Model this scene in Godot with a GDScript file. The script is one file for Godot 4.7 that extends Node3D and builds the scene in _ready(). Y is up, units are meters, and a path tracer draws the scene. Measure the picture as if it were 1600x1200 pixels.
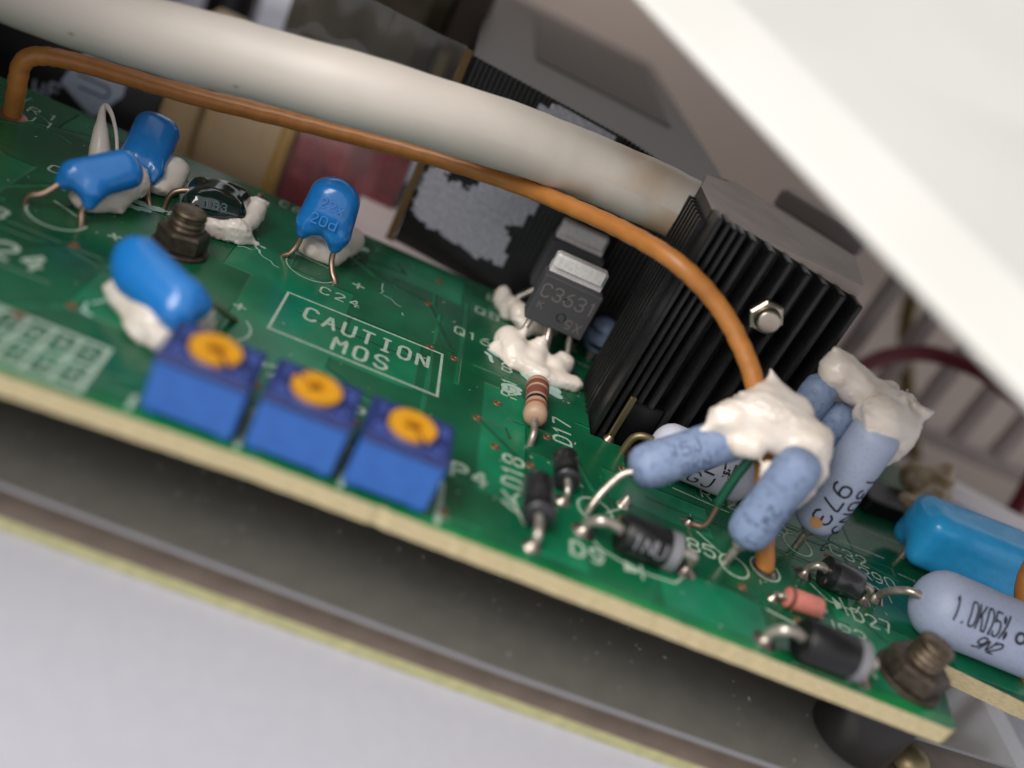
extends Node3D
# All lengths below are in millimetres; S turns them into metres. x runs along the board's front edge, y up, z towards the viewer.
const S := 0.001
var B := Vector3.ZERO            # base of the thing being built, in mm
var taken := {}
var M := {}
var rng := RandomNumberGenerator.new()

func V(x: float, y: float, z: float) -> Vector3:
	return Vector3(x, y, z)

# ---------------------------------------------------------------- naming and committing
func numbered(n: String) -> String:
	if not taken.has(n):
		taken[n] = 0
		return n
	taken[n] += 1
	return "%s_%03d" % [n, taken[n]]

func tag(o: Node, label: String, category: String, group := "") -> void:
	o.set_meta("label", label)
	o.set_meta("category", category)
	if group != "":
		o.set_meta("group", group)

func thing(called: String, label: String, category: String, base: Vector3, group := "") -> Node3D:
	var o := Node3D.new()
	o.name = numbered(called)
	add_child(o)
	o.position = base * S
	B = base
	tag(o, label, category, group)
	return o

func begin(smooth := true) -> SurfaceTool:
	var st := SurfaceTool.new()
	st.begin(Mesh.PRIMITIVE_TRIANGLES)
	st.set_smooth_group(0 if smooth else -1)
	return st

func done(st: SurfaceTool, called: String, m: Material, parent: Node3D, normals := true) -> MeshInstance3D:
	if normals:
		st.generate_normals()
	var o := MeshInstance3D.new()
	o.mesh = st.commit()
	o.mesh.surface_set_material(0, m)
	if parent == self:
		o.name = numbered(called)
		o.position = B * S
	else:
		o.name = called
	parent.add_child(o, true)
	return o

func structure(o: Node) -> void:
	o.set_meta("kind", "structure")

func pt(st: SurfaceTool, p: Vector3) -> void:
	st.add_vertex((p - B) * S)

func tri(st: SurfaceTool, a: Vector3, b: Vector3, c: Vector3) -> void:
	pt(st, a); pt(st, b); pt(st, c)

func quad(st: SurfaceTool, a: Vector3, b: Vector3, c: Vector3, d: Vector3) -> void:
	tri(st, a, b, c); tri(st, a, c, d)

# ---------------------------------------------------------------- shapes
func catmull(pts: Array, per: int) -> Array:
	var out := []
	var n := pts.size()
	for i in n - 1:
		var p0: Vector3 = pts[maxi(i - 1, 0)]
		var p1: Vector3 = pts[i]
		var p2: Vector3 = pts[i + 1]
		var p3: Vector3 = pts[mini(i + 2, n - 1)]
		for k in per:
			out.append(p1.cubic_interpolate(p2, p0, p3, float(k) / per))
	out.append(pts[n - 1])
	return out

func side_of(d: Vector3) -> Vector3:
	var u := Vector3.UP if absf(d.y) < 0.9 else Vector3.RIGHT
	return d.cross(u).normalized()

# a swept tube; r is a number or one radius per point
func tube(st: SurfaceTool, pts: Array, r, sides := 12, round_ends := true, wobble := 0.0) -> void:
	var P := pts.duplicate()
	if wobble > 0.0:
		for i in range(1, P.size() - 1):
			P[i] += V(sin(i * 1.7), cos(i * 2.3), sin(i * 2.9 + 1.0)) * wobble
	var R := []
	for i in P.size():
		R.append(float(r[i]) if r is Array else float(r))
	if round_ends:
		for e in 2:
			var a: Vector3 = P[0] if e == 0 else P[P.size() - 1]
			var b: Vector3 = P[1] if e == 0 else P[P.size() - 2]
			var rr: float = R[0] if e == 0 else R[R.size() - 1]
			var d := (a - b).normalized()
			var extra := [a + d * rr * 0.25, a + d * rr * 0.33]
			if e == 0:
				P.push_front(extra[0]); P.push_front(extra[1])
				R.push_front(rr * 0.75); R.push_front(0.001)
			else:
				P.append(extra[0]); P.append(extra[1])
				R.append(rr * 0.75); R.append(0.001)
	var n := P.size()
	var prev := []
	var side := Vector3.ZERO
	for i in n:
		var d: Vector3 = (P[mini(i + 1, n - 1)] - P[maxi(i - 1, 0)]).normalized()
		if i == 0:
			side = side_of(d)
		else:
			side = (side - d * side.dot(d)).normalized()
		var up := d.cross(side)
		var ring := []
		for k in sides:
			var t := TAU * k / sides
			ring.append(P[i] + (side * cos(t) + up * sin(t)) * R[i])
		if i > 0:
			for k in sides:
				var k2 := (k + 1) % sides
				quad(st, prev[k], prev[k2], ring[k2], ring[k])
		prev = ring

# profile: [along, radius] pairs, turned about the axis from o along a
func lathe(st: SurfaceTool, o: Vector3, a: Vector3, profile: Array, sides := 24) -> void:
	a = a.normalized()
	var s := side_of(a)
	var u := a.cross(s)
	var prev := []
	for i in profile.size():
		var ring := []
		for k in sides:
			var t := TAU * k / sides
			ring.append(o + a * profile[i][0] + (s * cos(t) + u * sin(t)) * maxf(profile[i][1], 0.0005))
		if i > 0:
			for k in sides:
				var k2 := (k + 1) % sides
				quad(st, prev[k], ring[k], ring[k2], prev[k2])
		prev = ring

# a box with chamfered edges: centre, half sizes, axes
func box(st: SurfaceTool, c: Vector3, h: Vector3, b := 0.0, basis := Basis.IDENTITY) -> void:
	if b <= 0.0:
		b = minf(h.x, minf(h.y, h.z)) * 0.02
	for ax in 3:
		for s in [-1.0, 1.0]:
			var u := (ax + 1) % 3
			var w := (ax + 2) % 3
			var q := []
			for k in [[-1, -1], [1, -1], [1, 1], [-1, 1]]:
				var p := Vector3.ZERO
				p[ax] = s * h[ax]
				p[u] = k[0] * (h[u] - b)
				p[w] = k[1] * (h[w] - b)
				q.append(c + basis * p)
			if s < 0:
				quad(st, q[0], q[1], q[2], q[3])
			else:
				quad(st, q[3], q[2], q[1], q[0])
	for ax in 3:
		var u := (ax + 1) % 3
		var w := (ax + 2) % 3
		for su in [-1.0, 1.0]:
			for sw in [-1.0, 1.0]:
				var q := []
				for k in [[-1, 0], [1, 0], [1, 1], [-1, 1]]:
					var p := Vector3.ZERO
					p[ax] = k[0] * (h[ax] - b)
					p[u] = su * (h[u] - (b if k[1] == 1 else 0.0))
					p[w] = sw * (h[w] - (0.0 if k[1] == 1 else b))
					q.append(c + basis * p)
				if su * sw > 0:
					quad(st, q[0], q[1], q[2], q[3])
				else:
					quad(st, q[3], q[2], q[1], q[0])
	for sx in [-1.0, 1.0]:
		for sy in [-1.0, 1.0]:
			for sz in [-1.0, 1.0]:
				var p1 := c + basis * V(sx * h.x, sy * (h.y - b), sz * (h.z - b))
				var p2 := c + basis * V(sx * (h.x - b), sy * h.y, sz * (h.z - b))
				var p3 := c + basis * V(sx * (h.x - b), sy * (h.y - b), sz * h.z)
				if sx * sy * sz > 0:
					tri(st, p1, p3, p2)
				else:
					tri(st, p1, p2, p3)

var top_slope := 0.0
var top_x := 0.0
func topped(x: float, y: float, z: float) -> Vector3:
	return V(x, y + top_slope * (x - top_x), z)

# a slab: outline of Vector2(x, z) points between two heights, with a chamfer round its top
func slab(st: SurfaceTool, outline: PackedVector2Array, y0: float, y1: float, bevel := 0.0, top := true, sides := true) -> void:
	var n := outline.size()
	var inner := outline
	if bevel > 0.0:
		var off := Geometry2D.offset_polygon(outline, -bevel)
		if off.size() == 1 and off[0].size() == n:
			inner = PackedVector2Array()
			for i in n:                       # match each corner to its nearest inset corner
				var best := 0
				for j in n:
					if off[0][j].distance_to(outline[i]) < off[0][best].distance_to(outline[i]):
						best = j
				inner.append(off[0][best])
		else:
			bevel = 0.0
	if top:
		var t := Geometry2D.triangulate_polygon(inner)
		for i in range(0, t.size(), 3):
			tri(st, topped(inner[t[i]].x, y1, inner[t[i]].y), topped(inner[t[i + 1]].x, y1, inner[t[i + 1]].y), topped(inner[t[i + 2]].x, y1, inner[t[i + 2]].y))
	if sides:
		var t2 := Geometry2D.triangulate_polygon(outline)
		for i in range(0, t2.size(), 3):
			tri(st, V(outline[t2[i]].x, y0, outline[t2[i]].y), V(outline[t2[i + 1]].x, y0, outline[t2[i + 1]].y), V(outline[t2[i + 2]].x, y0, outline[t2[i + 2]].y))
		for i in n:
			var a := outline[i]
			var b := outline[(i + 1) % n]
			var ym := y1 - bevel
			quad(st, V(a.x, y0, a.y), V(b.x, y0, b.y), topped(b.x, ym, b.y), topped(a.x, ym, a.y))
			if bevel > 0.0:
				var c := inner[i]
				var d := inner[(i + 1) % n]
				quad(st, topped(a.x, ym, a.y), topped(b.x, ym, b.y), topped(d.x, y1, d.y), topped(c.x, y1, c.y))

# ---------------------------------------------------------------- soft bodies: smooth union of capsules [a, b, ra, rb], meshed as surface nets
func blob(st: SurfaceTool, caps: Array, cell: float, k: float, wrinkle := 0.0, freq := 0.5, sd := 1, floor_y := -1000.0, squash := Vector3.ONE) -> void:
	var lo := Vector3.INF
	var hi := -Vector3.INF
	for c in caps:
		var r: float = maxf(c[2], c[3])
		for e in 2:
			lo = lo.min(c[e] - Vector3.ONE * (r + 2 * cell + wrinkle))
			hi = hi.max(c[e] + Vector3.ONE * (r + 2 * cell + wrinkle))
	lo.y = maxf(lo.y, floor_y - 2 * cell)
	var n := Vector3i(((hi - lo) / cell).ceil()) + Vector3i.ONE
	var no := FastNoiseLite.new()
	no.seed = sd
	no.noise_type = FastNoiseLite.TYPE_SIMPLEX_SMOOTH
	no.frequency = freq
	no.fractal_octaves = 1
	no.domain_warp_enabled = true
	no.domain_warp_amplitude = 1.2 / freq * 0.3
	no.domain_warp_frequency = freq
	var f := PackedFloat32Array()
	f.resize(n.x * n.y * n.z)
	var at := 0
	for z in n.z:
		for y in n.y:
			for x in n.x:
				var p := lo + V(x, y, z) * cell
				var d := 1e9
				for c in caps:
					var a: Vector3 = c[0]
					var ab: Vector3 = c[1] - a
					var q := p - a
					var t := clampf(q.dot(ab) / maxf(ab.length_squared(), 1e-9), 0.0, 1.0)
					var e := ((q - ab * t) / squash).length() - lerpf(c[2], c[3], t)
					var h := maxf(k - absf(d - e), 0.0) / k
					d = minf(d, e) - h * h * k * 0.25
				if wrinkle > 0.0 and absf(d) < wrinkle * 3.0:
					var w := absf(no.get_noise_3d(p.x * 0.7 + p.y * 0.5, p.y * 1.3 - p.z * 0.5, p.z * 0.8 + p.x * 0.3))
					d -= wrinkle * (1.0 - 2.6 * sqrt(w + 0.0005))
				d = maxf(d, floor_y - p.y)
				f[at] = d
				at += 1
	var sx := 1
	var sy := n.x
	var sz := n.x * n.y
	var ids := {}
	var verts := PackedVector3Array()
	var corner := [0, sx, sy, sx + sy, sz, sx + sz, sy + sz, sx + sy + sz]
	for z in n.z - 1:
		for y in n.y - 1:
			for x in n.x - 1:
				var i0 := x + y * sy + z * sz
				var inside := 0
				for c in 8:
					if f[i0 + corner[c]] < 0.0:
						inside += 1
				if inside == 0 or inside == 8:
					continue
				var sum := Vector3.ZERO
				var cnt := 0
				for e in EDGES:
					var fa := f[i0 + corner[e[0]]]
					var fb := f[i0 + corner[e[1]]]
					if (fa < 0.0) != (fb < 0.0):
						var t := fa / (fa - fb)
						sum += CORNERS[e[0]].lerp(CORNERS[e[1]], t)
						cnt += 1
				ids[i0] = verts.size()
				verts.append((lo + (V(x, y, z) + sum / cnt) * cell - B) * S)
	for v in verts:
		st.add_vertex(v)
	for z in range(1, n.z - 1):
		for y in range(1, n.y - 1):
			for x in range(1, n.x - 1):
				var i0 := x + y * sy + z * sz
				for ax in 3:
					var step: int = [sx, sy, sz][ax]
					if (f[i0] < 0.0) == (f[i0 + step] < 0.0):
						continue
					var u: int = [sy, sz, sx][ax]
					var w: int = [sz, sx, sy][ax]
					var q := [ids[i0], ids[i0 - u], ids[i0 - u - w], ids[i0 - w]]
					if f[i0] < 0.0:
						for j in [0, 2, 1, 0, 3, 2]:
							st.add_index(q[j])
					else:
						for j in [0, 1, 2, 0, 2, 3]:
							st.add_index(q[j])

const EDGES := [[0, 1], [2, 3], [4, 5], [6, 7], [0, 2], [1, 3], [4, 6], [5, 7], [0, 4], [1, 5], [2, 6], [3, 7]]
const CORNERS := [Vector3(0, 0, 0), Vector3(1, 0, 0), Vector3(0, 1, 0), Vector3(1, 1, 0), Vector3(0, 0, 1), Vector3(1, 0, 1), Vector3(0, 1, 1), Vector3(1, 1, 1)]

# ---------------------------------------------------------------- stroke lettering (glyphs on a 4 x 6 grid)
const GLYPHS := {
	"0": "1,0 0,1 0,5 1,6 3,6 4,5 4,1 3,0 1,0", "1": "1,5 2,6 2,0", "I": "2,0 2,6|0.9,6 3.1,6|0.9,0 3.1,0", "2": "0,5 1,6 3,6 4,5 4,4 0,0 4,0", "3": "0,5 1,6 3,6 4,5 4,4 3,3 1.5,3|3,3 4,2 4,1 3,0 1,0 0,1",
	"4": "3,0 3,6 0,2 4,2", "5": "4,6 0.4,6 0,3.4 1,3.8 3,3.8 4,2.8 4,1 3,0 1,0 0,1", "6": "3.2,6 1.5,5 0.2,3 0,1.4 0.3,0.6 1,0 3,0 4,1 4,2.4 3,3.4 1,3.4 0,2.4", "7": "0,6 4,6 1.5,0",
	"8": "1,3.2 0,4.2 0,5.2 1,6 3,6 4,5.2 4,4.2 3,3.2 1,3.2 0,2 0,1 1,0 3,0 4,1 4,2 3,3.2", "9": "0.4,0.4 1.4,0 3,0.6 4,3 4,5 3,6 1,6 0,5 0,3.6 1,2.6 3,2.6 4,3.6",
	"A": "0,0 2,6 4,0|0.8,2 3.2,2", "B": "0,0 0,6 3,6 4,5.2 4,4 3,3.2 0,3.2|3,3.2 4,2.2 4,1 3,0 0,0", "C": "4,5 3,6 1,6 0,5 0,1 1,0 3,0 4,1", "D": "0,0 0,6 2.6,6 4,4.6 4,1.4 2.6,0 0,0",
	"E": "4,0 0,0 0,6 4,6|0,3.2 3,3.2", "F": "0,0 0,6 4,6|0,3.2 3,3.2", "G": "4,5 3,6 1,6 0,5 0,1 1,0 3,0 4,1 4,2.8 2.4,2.8", "J": "3.4,6 3.4,1.2 2.4,0 1,0 0.2,1", "K": "0,0 0,6|4,6 0,2.6|1.4,3.6 4,0",
	"M": "0,0 0,6 2,3 4,6 4,0", "N": "0,0 0,6 4,0 4,6", "O": "1,0 0,1 0,5 1,6 3,6 4,5 4,1 3,0 1,0", "P": "0,0 0,6 3,6 4,5 4,4 3,3 0,3", "Q": "1,0 0,1 0,5 1,6 3,6 4,5 4,1 3,0 1,0|2.4,1.8 4,-0.4",
	"R": "0,0 0,6 3,6 4,5 4,4 3,3 0,3|1.8,3 4,0", "S": "4,5 3,6 1,6 0,5 0,4 1,3.2 3,2.8 4,2 4,1 3,0 1,0 0,1", "T": "0,6 4,6|2,6 2,0", "U": "0,6 0,1 1,0 3,0 4,1 4,6", "V": "0,6 2,0 4,6", "W": "0,6 1,0 2,4 3,0 4,6",
	"X": "0,0 4,6|0,6 4,0", "Y": "0,6 2,3 4,6|2,3 2,0", "+": "0.2,3 3.8,3|2,1.2 2,4.8", "-": "0.4,3 3.6,3", ".": "1.8,0 2.2,0.3", "%": "0,0 4,6|0.2,4.6 0.8,5.6 1.4,4.6 0.8,3.8 0.2,4.6|2.6,1.2 3.2,2 3.8,1.2 3.2,0.2 2.6,1.2",
	"o": "0,0 1.4,0 0.4,1.6 0,3.4 0.8,5.4 2,6 3.2,5.4 4,3.4 3.6,1.6 2.6,0 4,0", "u": "0,-1.6 0,4|0,1 1,0 2.6,0 3.4,1|3.4,4 3.4,0 4,0", "d": "4,6 4,0|4,1 3,0 1,0 0,1 0,3 1,4 3,4 4,3", "w": "-0.6,0 0.6,0 0,2 0,4.6 1,6 3,6 4,4.6 4,2 3.4,0 4.6,0", "x": "0.4,0 3.6,4|0.4,4 3.6,0", "r": "0.4,0 0.4,4|0.4,3 1.6,4 3,3.8"}
var lift := 0.0
var curved := false

# a flat stroke along 2-D points, laid on a surface by on(u, v, lift)
func stroke(st: SurfaceTool, pts: Array, w: float, on: Callable, closed := false) -> void:
	lift = fmod(lift + 0.0021, 0.02)
	if curved:                       # short pieces, so that the print follows the round surface
		var cut := []
		for i in pts.size() - 1:
			var k := int(ceil(pts[i].distance_to(pts[i + 1]) / 0.22))
			for j in k:
				cut.append(pts[i].lerp(pts[i + 1], float(j) / k))
		cut.append(pts[pts.size() - 1])
		pts = cut
	var h := w / 2.0
	var n := pts.size()
	var L := []
	var R := []
	for i in n:
		var p: Vector2 = pts[i]
		var a: Vector2 = pts[i - 1] if i > 0 else (pts[n - 2] if closed else p)
		var b: Vector2 = pts[i + 1] if i < n - 1 else (pts[1] if closed else p)
		var d1 := (p - a).normalized()
		var d2 := (b - p).normalized()
		if d1 == Vector2.ZERO:
			d1 = d2
		if d2 == Vector2.ZERO:
			d2 = d1
		var m := (d1 + d2).normalized()
		if m == Vector2.ZERO:
			m = d1
		var nn := m.orthogonal()
		var sc := h / maxf(absf(nn.dot(d1.orthogonal())), 0.5)
		if not closed and (i == 0 or i == n - 1):
			var e := -d1 if i == 0 else d1
			var extra := [[0.55, 0.72], [0.9, 0.3]]
			if i == 0:
				for k in [1, 0]:
					L.append(p + e * h * extra[k][0] + nn * h * extra[k][1])
					R.append(p + e * h * extra[k][0] - nn * h * extra[k][1])
			L.append(p + nn * sc); R.append(p - nn * sc)
			if i > 0:
				for k in [0, 1]:
					L.append(p + e * h * extra[k][0] + nn * h * extra[k][1])
					R.append(p + e * h * extra[k][0] - nn * h * extra[k][1])
		else:
			L.append(p + nn * sc); R.append(p - nn * sc)
	for i in L.size() - 1:
		var q := [on.call(L[i].x, L[i].y, lift), on.call(L[i + 1].x, L[i + 1].y, lift), on.call(R[i + 1].x, R[i + 1].y, lift), on.call(R[i].x, R[i].y, lift)]
		quad(st, q[0], q[1], q[2], q[3])

# text with its glyph cell height h, stroke width w, pitch in cells of 4 units; centred on (0, 0) unless start is set
func text(st: SurfaceTool, s: String, h: float, w: float, on: Callable, gap := 2.4, squeeze := 1.0, slant := 0.0) -> void:
	var unit := h / 6.0
	var total := s.length() * 4.0 + (s.length() - 1) * gap
	for i in s.length():
		if not GLYPHS.has(s[i]):
			continue
		for part in GLYPHS[s[i]].split("|"):
			var pts := []
			for xy in part.split(" "):
				var c: PackedStringArray = xy.split(",")
				var g := Vector2(float(c[0]), float(c[1]) - 3.0)
				pts.append(Vector2((i * (4.0 + gap) + g.x - total / 2.0 + g.y * slant) * unit * squeeze, g.y * unit))
			if pts.size() > 2:                # round the corners a little
				var r := [pts[0]]
				for k in range(1, pts.size() - 1):
					r.append(pts[k].lerp(pts[k - 1], 0.14)); r.append(pts[k].lerp(pts[k + 1], 0.14))
				r.append(pts[pts.size() - 1])
				pts = r
			stroke(st, pts, w, on, pts[0].is_equal_approx(pts[pts.size() - 1]))

func flat(o: Vector3, u: Vector3, n: Vector3, l := 0.012) -> Callable:
	var w := n.cross(u)
	curved = false
	return func(a, b, e): return o + u * a + w * b + n * (l + e)

func round_on(o: Vector3, a: Vector3, n: Vector3, r: float, l := 0.012) -> Callable:
	var t := n.cross(a)
	curved = true
	return func(x, y, e): return o + a * x + (n * cos(y / r) + t * sin(y / r)) * (r + l + e)

func board_at(x: float, z: float, turn := 0.0) -> Callable:
	var b := Basis(Vector3.UP, turn)
	return flat(V(x, 0.0, z), b * Vector3.RIGHT, Vector3.UP, 0.02)

func ring_pts(r: float, a0 := 0.0, a1 := TAU, n := 28) -> Array:
	var out := []
	for i in n + 1:
		var t := lerpf(a0, a1, float(i) / n)
		out.append(Vector2(cos(t), sin(t)) * r)
	return out

# ---------------------------------------------------------------- materials
func mat(called: String, c: Color, rough := 0.6, metal := 0.0, spec := 0.5) -> StandardMaterial3D:
	var m := StandardMaterial3D.new()
	m.resource_name = called
	m.albedo_color = c
	m.roughness = rough
	m.metallic = metal
	m.metallic_specular = spec
	M[called] = m
	return m

func noise_tex(freq: float, lo: Color, hi: Color, sd: int, size := 256, oct := 4, normal := false, strength := 4.0, type := FastNoiseLite.TYPE_SIMPLEX_SMOOTH) -> NoiseTexture2D:
	var n := FastNoiseLite.new()
	n.seed = sd
	n.noise_type = type
	n.frequency = freq
	n.fractal_octaves = oct
	var t := NoiseTexture2D.new()
	t.width = size
	t.height = size
	t.seamless = true
	t.noise = n
	if normal:
		t.as_normal_map = true
		t.bump_strength = strength
	else:
		var g := Gradient.new()
		g.set_color(0, lo)
		g.set_color(1, hi)
		t.color_ramp = g
	return t

# grain: tile_mm is the size of one repeat
func grain(m: StandardMaterial3D, tex: Texture2D, tile_mm: float, normal: Texture2D = null, scale := 0.5) -> void:
	m.uv1_triplanar = true
	m.uv1_scale = Vector3.ONE * (1000.0 / tile_mm)
	if tex:
		m.albedo_texture = tex
	if normal:
		m.normal_enabled = true
		m.normal_texture = normal
		m.normal_scale = scale

func speckle_tex(base: Color, spot: Color, share: float, sd: int) -> NoiseTexture2D:
	var t := noise_tex(0.06, base, spot, sd, 256, 2)
	var g := Gradient.new()
	g.offsets = PackedFloat32Array([0.0, 1.0 - share - 0.06, 1.0 - share, 1.0])
	g.colors = PackedColorArray([base.darkened(0.04), base, spot, spot])
	t.color_ramp = g
	return t

func make_materials() -> void:
	var soft := noise_tex(0.02, Color(0.86, 0.86, 0.86), Color(1, 1, 1), 3)
	var fine := noise_tex(0.12, Color.BLACK, Color.WHITE, 5, 256, 3, true, 3.0)
	var lumpy := noise_tex(0.02, Color.BLACK, Color.WHITE, 9, 256, 3, true, 5.0)
	var m := mat("white_paper", Color(0.665, 0.66, 0.69), 0.95, 0.0, 0.2)
	grain(m, noise_tex(0.03, Color(0.975, 0.975, 0.98), Color(1, 1, 1), 21, 256, 5), 16.0, noise_tex(0.05, Color.BLACK, Color.WHITE, 22, 256, 5, true, 4.0), 0.08)
	m = mat("edge_cream", Color(0.80, 0.75, 0.60), 0.75)
	grain(m, noise_tex(0.05, Color(0.80, 0.77, 0.72), Color(1, 1, 1), 31, 256, 4), 8.0, fine, 0.4)
	m.uv1_scale = Vector3(90, 620, 90)
	m = mat("edge_yellow", Color(0.70, 0.685, 0.50), 0.7)
	grain(m, soft, 8.0)
	m = mat("brown_board", Color(0.44, 0.395, 0.365), 0.5)
	grain(m, noise_tex(0.03, Color(0.88, 0.87, 0.87), Color(1, 1, 1), 33, 256, 5), 24.0)
	mat("silk_white", Color(0.70, 0.76, 0.70), 0.6)
	grain(M.silk_white, noise_tex(0.05, Color(0.72, 0.78, 0.74), Color(1, 1, 1), 35, 256, 4), 5.0)
	mat("under_mask", Color(0.05, 0.30, 0.19), 0.4)
	mat("copper_via", Color(0.48, 0.33, 0.25), 0.42, 0.5)
	mat("solder", Color(0.62, 0.58, 0.54), 0.3, 1.0)
	m = mat("lead_wire", Color(0.84, 0.82, 0.79), 0.28, 0.7)
	grain(m, noise_tex(0.03, Color(0.62, 0.58, 0.54), Color(1, 1, 1), 36, 128, 3), 4.0, lumpy, 0.25)
	mat("dull_lead", Color(0.66, 0.56, 0.49), 0.36, 0.95)
	m = mat("glue", Color(0.90, 0.87, 0.84), 0.27, 0.0, 0.5)
	grain(m, noise_tex(0.012, Color(0.94, 0.91, 0.88), Color(1, 1, 1), 37, 256, 3), 9.0, lumpy, 0.06)
	m = mat("glue_clear", Color(0.74, 0.68, 0.60), 0.3)
	grain(m, noise_tex(0.015, Color(0.70, 0.62, 0.48), Color(1, 1, 1), 38, 256, 3), 9.0, lumpy, 0.2)
	m = mat("smear", Color(0.62, 0.74, 0.70), 0.5)
	m = mat("blue_dip", Color(0.10, 0.47, 0.77), 0.24)
	m.clearcoat_enabled = true
	m.clearcoat = 0.5
	m.clearcoat_roughness = 0.12
	grain(m, noise_tex(0.03, Color(0.86, 0.9, 0.92), Color(1, 1, 1), 39, 256, 3), 6.0, lumpy, 0.12)
	mat("blue_print", Color(0.24, 0.50, 0.79), 0.5)
	m = mat("sky_blue_case", Color(0.20, 0.67, 0.91), 0.22)
	grain(m, noise_tex(0.02, Color(0.9, 0.93, 0.95), Color(1, 1, 1), 40, 256, 3), 9.0, lumpy, 0.15)
	m = mat("green_dip", Color(0.012, 0.10, 0.085), 0.12)
	m.clearcoat_enabled = true
	m.clearcoat_roughness = 0.06
	m = mat("trimmer_blue", Color(0.18, 0.38, 0.67), 0.42)
	grain(m, noise_tex(0.02, Color(0.9, 0.92, 0.95), Color(1, 1, 1), 41, 256, 4), 7.0, fine, 0.12)
	m = mat("trimmer_lid", Color(0.13, 0.20, 0.44), 0.5)
	grain(m, noise_tex(0.03, Color(0.7, 0.72, 0.74), Color(1, 1, 1), 42, 256, 4), 4.0, lumpy, 0.3)
	m = mat("trimmer_print", Color(0.25, 0.32, 0.60), 0.6)
	m = mat("rotor_yellow", Color(0.86, 0.60, 0.05), 0.45)
	grain(m, soft, 4.0)
	m = mat("resistor_blue", Color.WHITE, 0.55)
	grain(m, speckle_tex(Color(0.485, 0.55, 0.67), Color(0.40, 0.46, 0.575), 0.34, 43), 13.0, lumpy, 0.3)
	m = mat("resistor_pale", Color.WHITE, 0.5)
	grain(m, speckle_tex(Color(0.63, 0.67, 0.765), Color(0.57, 0.61, 0.70), 0.25, 44), 6.0, lumpy, 0.2)
	m = mat("resistor_white", Color.WHITE, 0.5)
	grain(m, speckle_tex(Color(0.80, 0.80, 0.86), Color(0.75, 0.75, 0.81), 0.2, 45), 6.0, lumpy, 0.2)
	mat("ink", Color(0.13, 0.13, 0.19), 0.7)
	mat("green_print", Color(0.30, 0.40, 0.39), 0.6)
	mat("faded_ink", Color(0.30, 0.35, 0.46), 0.7)
	mat("ochre_dot", Color(0.70, 0.52, 0.36), 0.6)
	m = mat("diode_black", Color(0.055, 0.055, 0.06), 0.36)
	grain(m, soft, 4.0, fine, 0.2)
	m = mat("diode_band", Color(0.48, 0.48, 0.50), 0.45, 0.2)
	m = mat("diode_smoky", Color(0.075, 0.075, 0.095), 0.12)
	m.clearcoat_enabled = true
	m = mat("pink_body", Color(0.78, 0.47, 0.42), 0.45)
	grain(m, soft, 3.0)
	mat("tan_body", Color(0.68, 0.55, 0.46), 0.45)
	mat("band_brown", Color(0.46, 0.27, 0.22), 0.5)
	mat("band_black", Color(0.05, 0.04, 0.045), 0.5)
	mat("band_rust", Color(0.56, 0.30, 0.20), 0.5)
	m = mat("transistor_case", Color(0.27, 0.27, 0.285), 0.75)
	grain(m, noise_tex(0.1, Color(0.85, 0.85, 0.85), Color(1, 1, 1), 46, 256, 3), 4.0, fine, 0.5)
	mat("laser_mark", Color(0.40, 0.375, 0.37), 0.8)
	m = mat("tinned_tab", Color(0.92, 0.90, 0.89), 0.4, 0.15)
	grain(m, noise_tex(0.05, Color(0.88, 0.88, 0.88), Color(1, 1, 1), 47, 128, 3), 3.0, fine, 0.1)
	m = mat("anodised", Color(0.13, 0.127, 0.13), 0.34)
	grain(m, noise_tex(0.03, Color(0.75, 0.75, 0.75), Color(1, 1, 1), 48, 256, 4), 9.0, fine, 0.25)
	m = mat("hazed_top_grey", Color(0.74, 0.69, 0.66), 0.6)  # black fin block's top paled: haze and cover reflection put into its colour
	grain(m, noise_tex(0.015, Color(0.88, 0.87, 0.86), Color(1, 1, 1), 49, 256, 4), 20.0)
	m = mat("sheen_pale", Color(0.70, 0.70, 0.74), 0.55)  # pale tone standing in for the silvery sheen on the ribs
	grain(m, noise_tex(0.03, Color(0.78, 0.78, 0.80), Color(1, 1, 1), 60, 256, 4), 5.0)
	mat("brown_label", Color(0.36, 0.315, 0.28), 0.7)
	mat("zinc", Color(0.78, 0.74, 0.68), 0.32, 1.0)
	m = mat("brass", Color(0.50, 0.45, 0.34), 0.45, 0.8)
	m = mat("bronze_nut", Color(0.38, 0.34, 0.305), 0.5, 0.6)
	grain(m, noise_tex(0.03, Color(0.6, 0.58, 0.55), Color(1, 1, 1), 50, 128, 4), 4.0, lumpy, 0.4)
	m = mat("bronze_thread", Color(0.56, 0.50, 0.43), 0.4, 0.8)
	grain(m, noise_tex(0.03, Color(0.5, 0.48, 0.45), Color(1, 1, 1), 51, 128, 4), 4.0)
	m = mat("black_plastic", Color(0.12, 0.115, 0.115), 0.42)
	grain(m, soft, 6.0)
	m = mat("orange_pvc", Color(0.745, 0.49, 0.24), 0.38)
	grain(m, noise_tex(0.02, Color(0.88, 0.86, 0.84), Color(1, 1, 1), 52, 256, 4), 8.0, lumpy, 0.12)
	mat("green_pvc", Color(0.06, 0.30, 0.22), 0.4)
	mat("red_pvc", Color(0.40, 0.09, 0.13), 0.5)
	mat("yellow_pvc", Color(0.40, 0.34, 0.13), 0.5)
	m = mat("sleeve_silicone", Color(0.82, 0.77, 0.71), 0.42)
	m = mat("clear_film", Color(0.92, 0.93, 0.95, 0.03), 0.08)
	m.transparency = BaseMaterial3D.TRANSPARENCY_ALPHA
	m = mat("clear_sheet", Color(0.50, 0.53, 0.52, 0.11), 0.10)
	m.transparency = BaseMaterial3D.TRANSPARENCY_ALPHA
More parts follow.
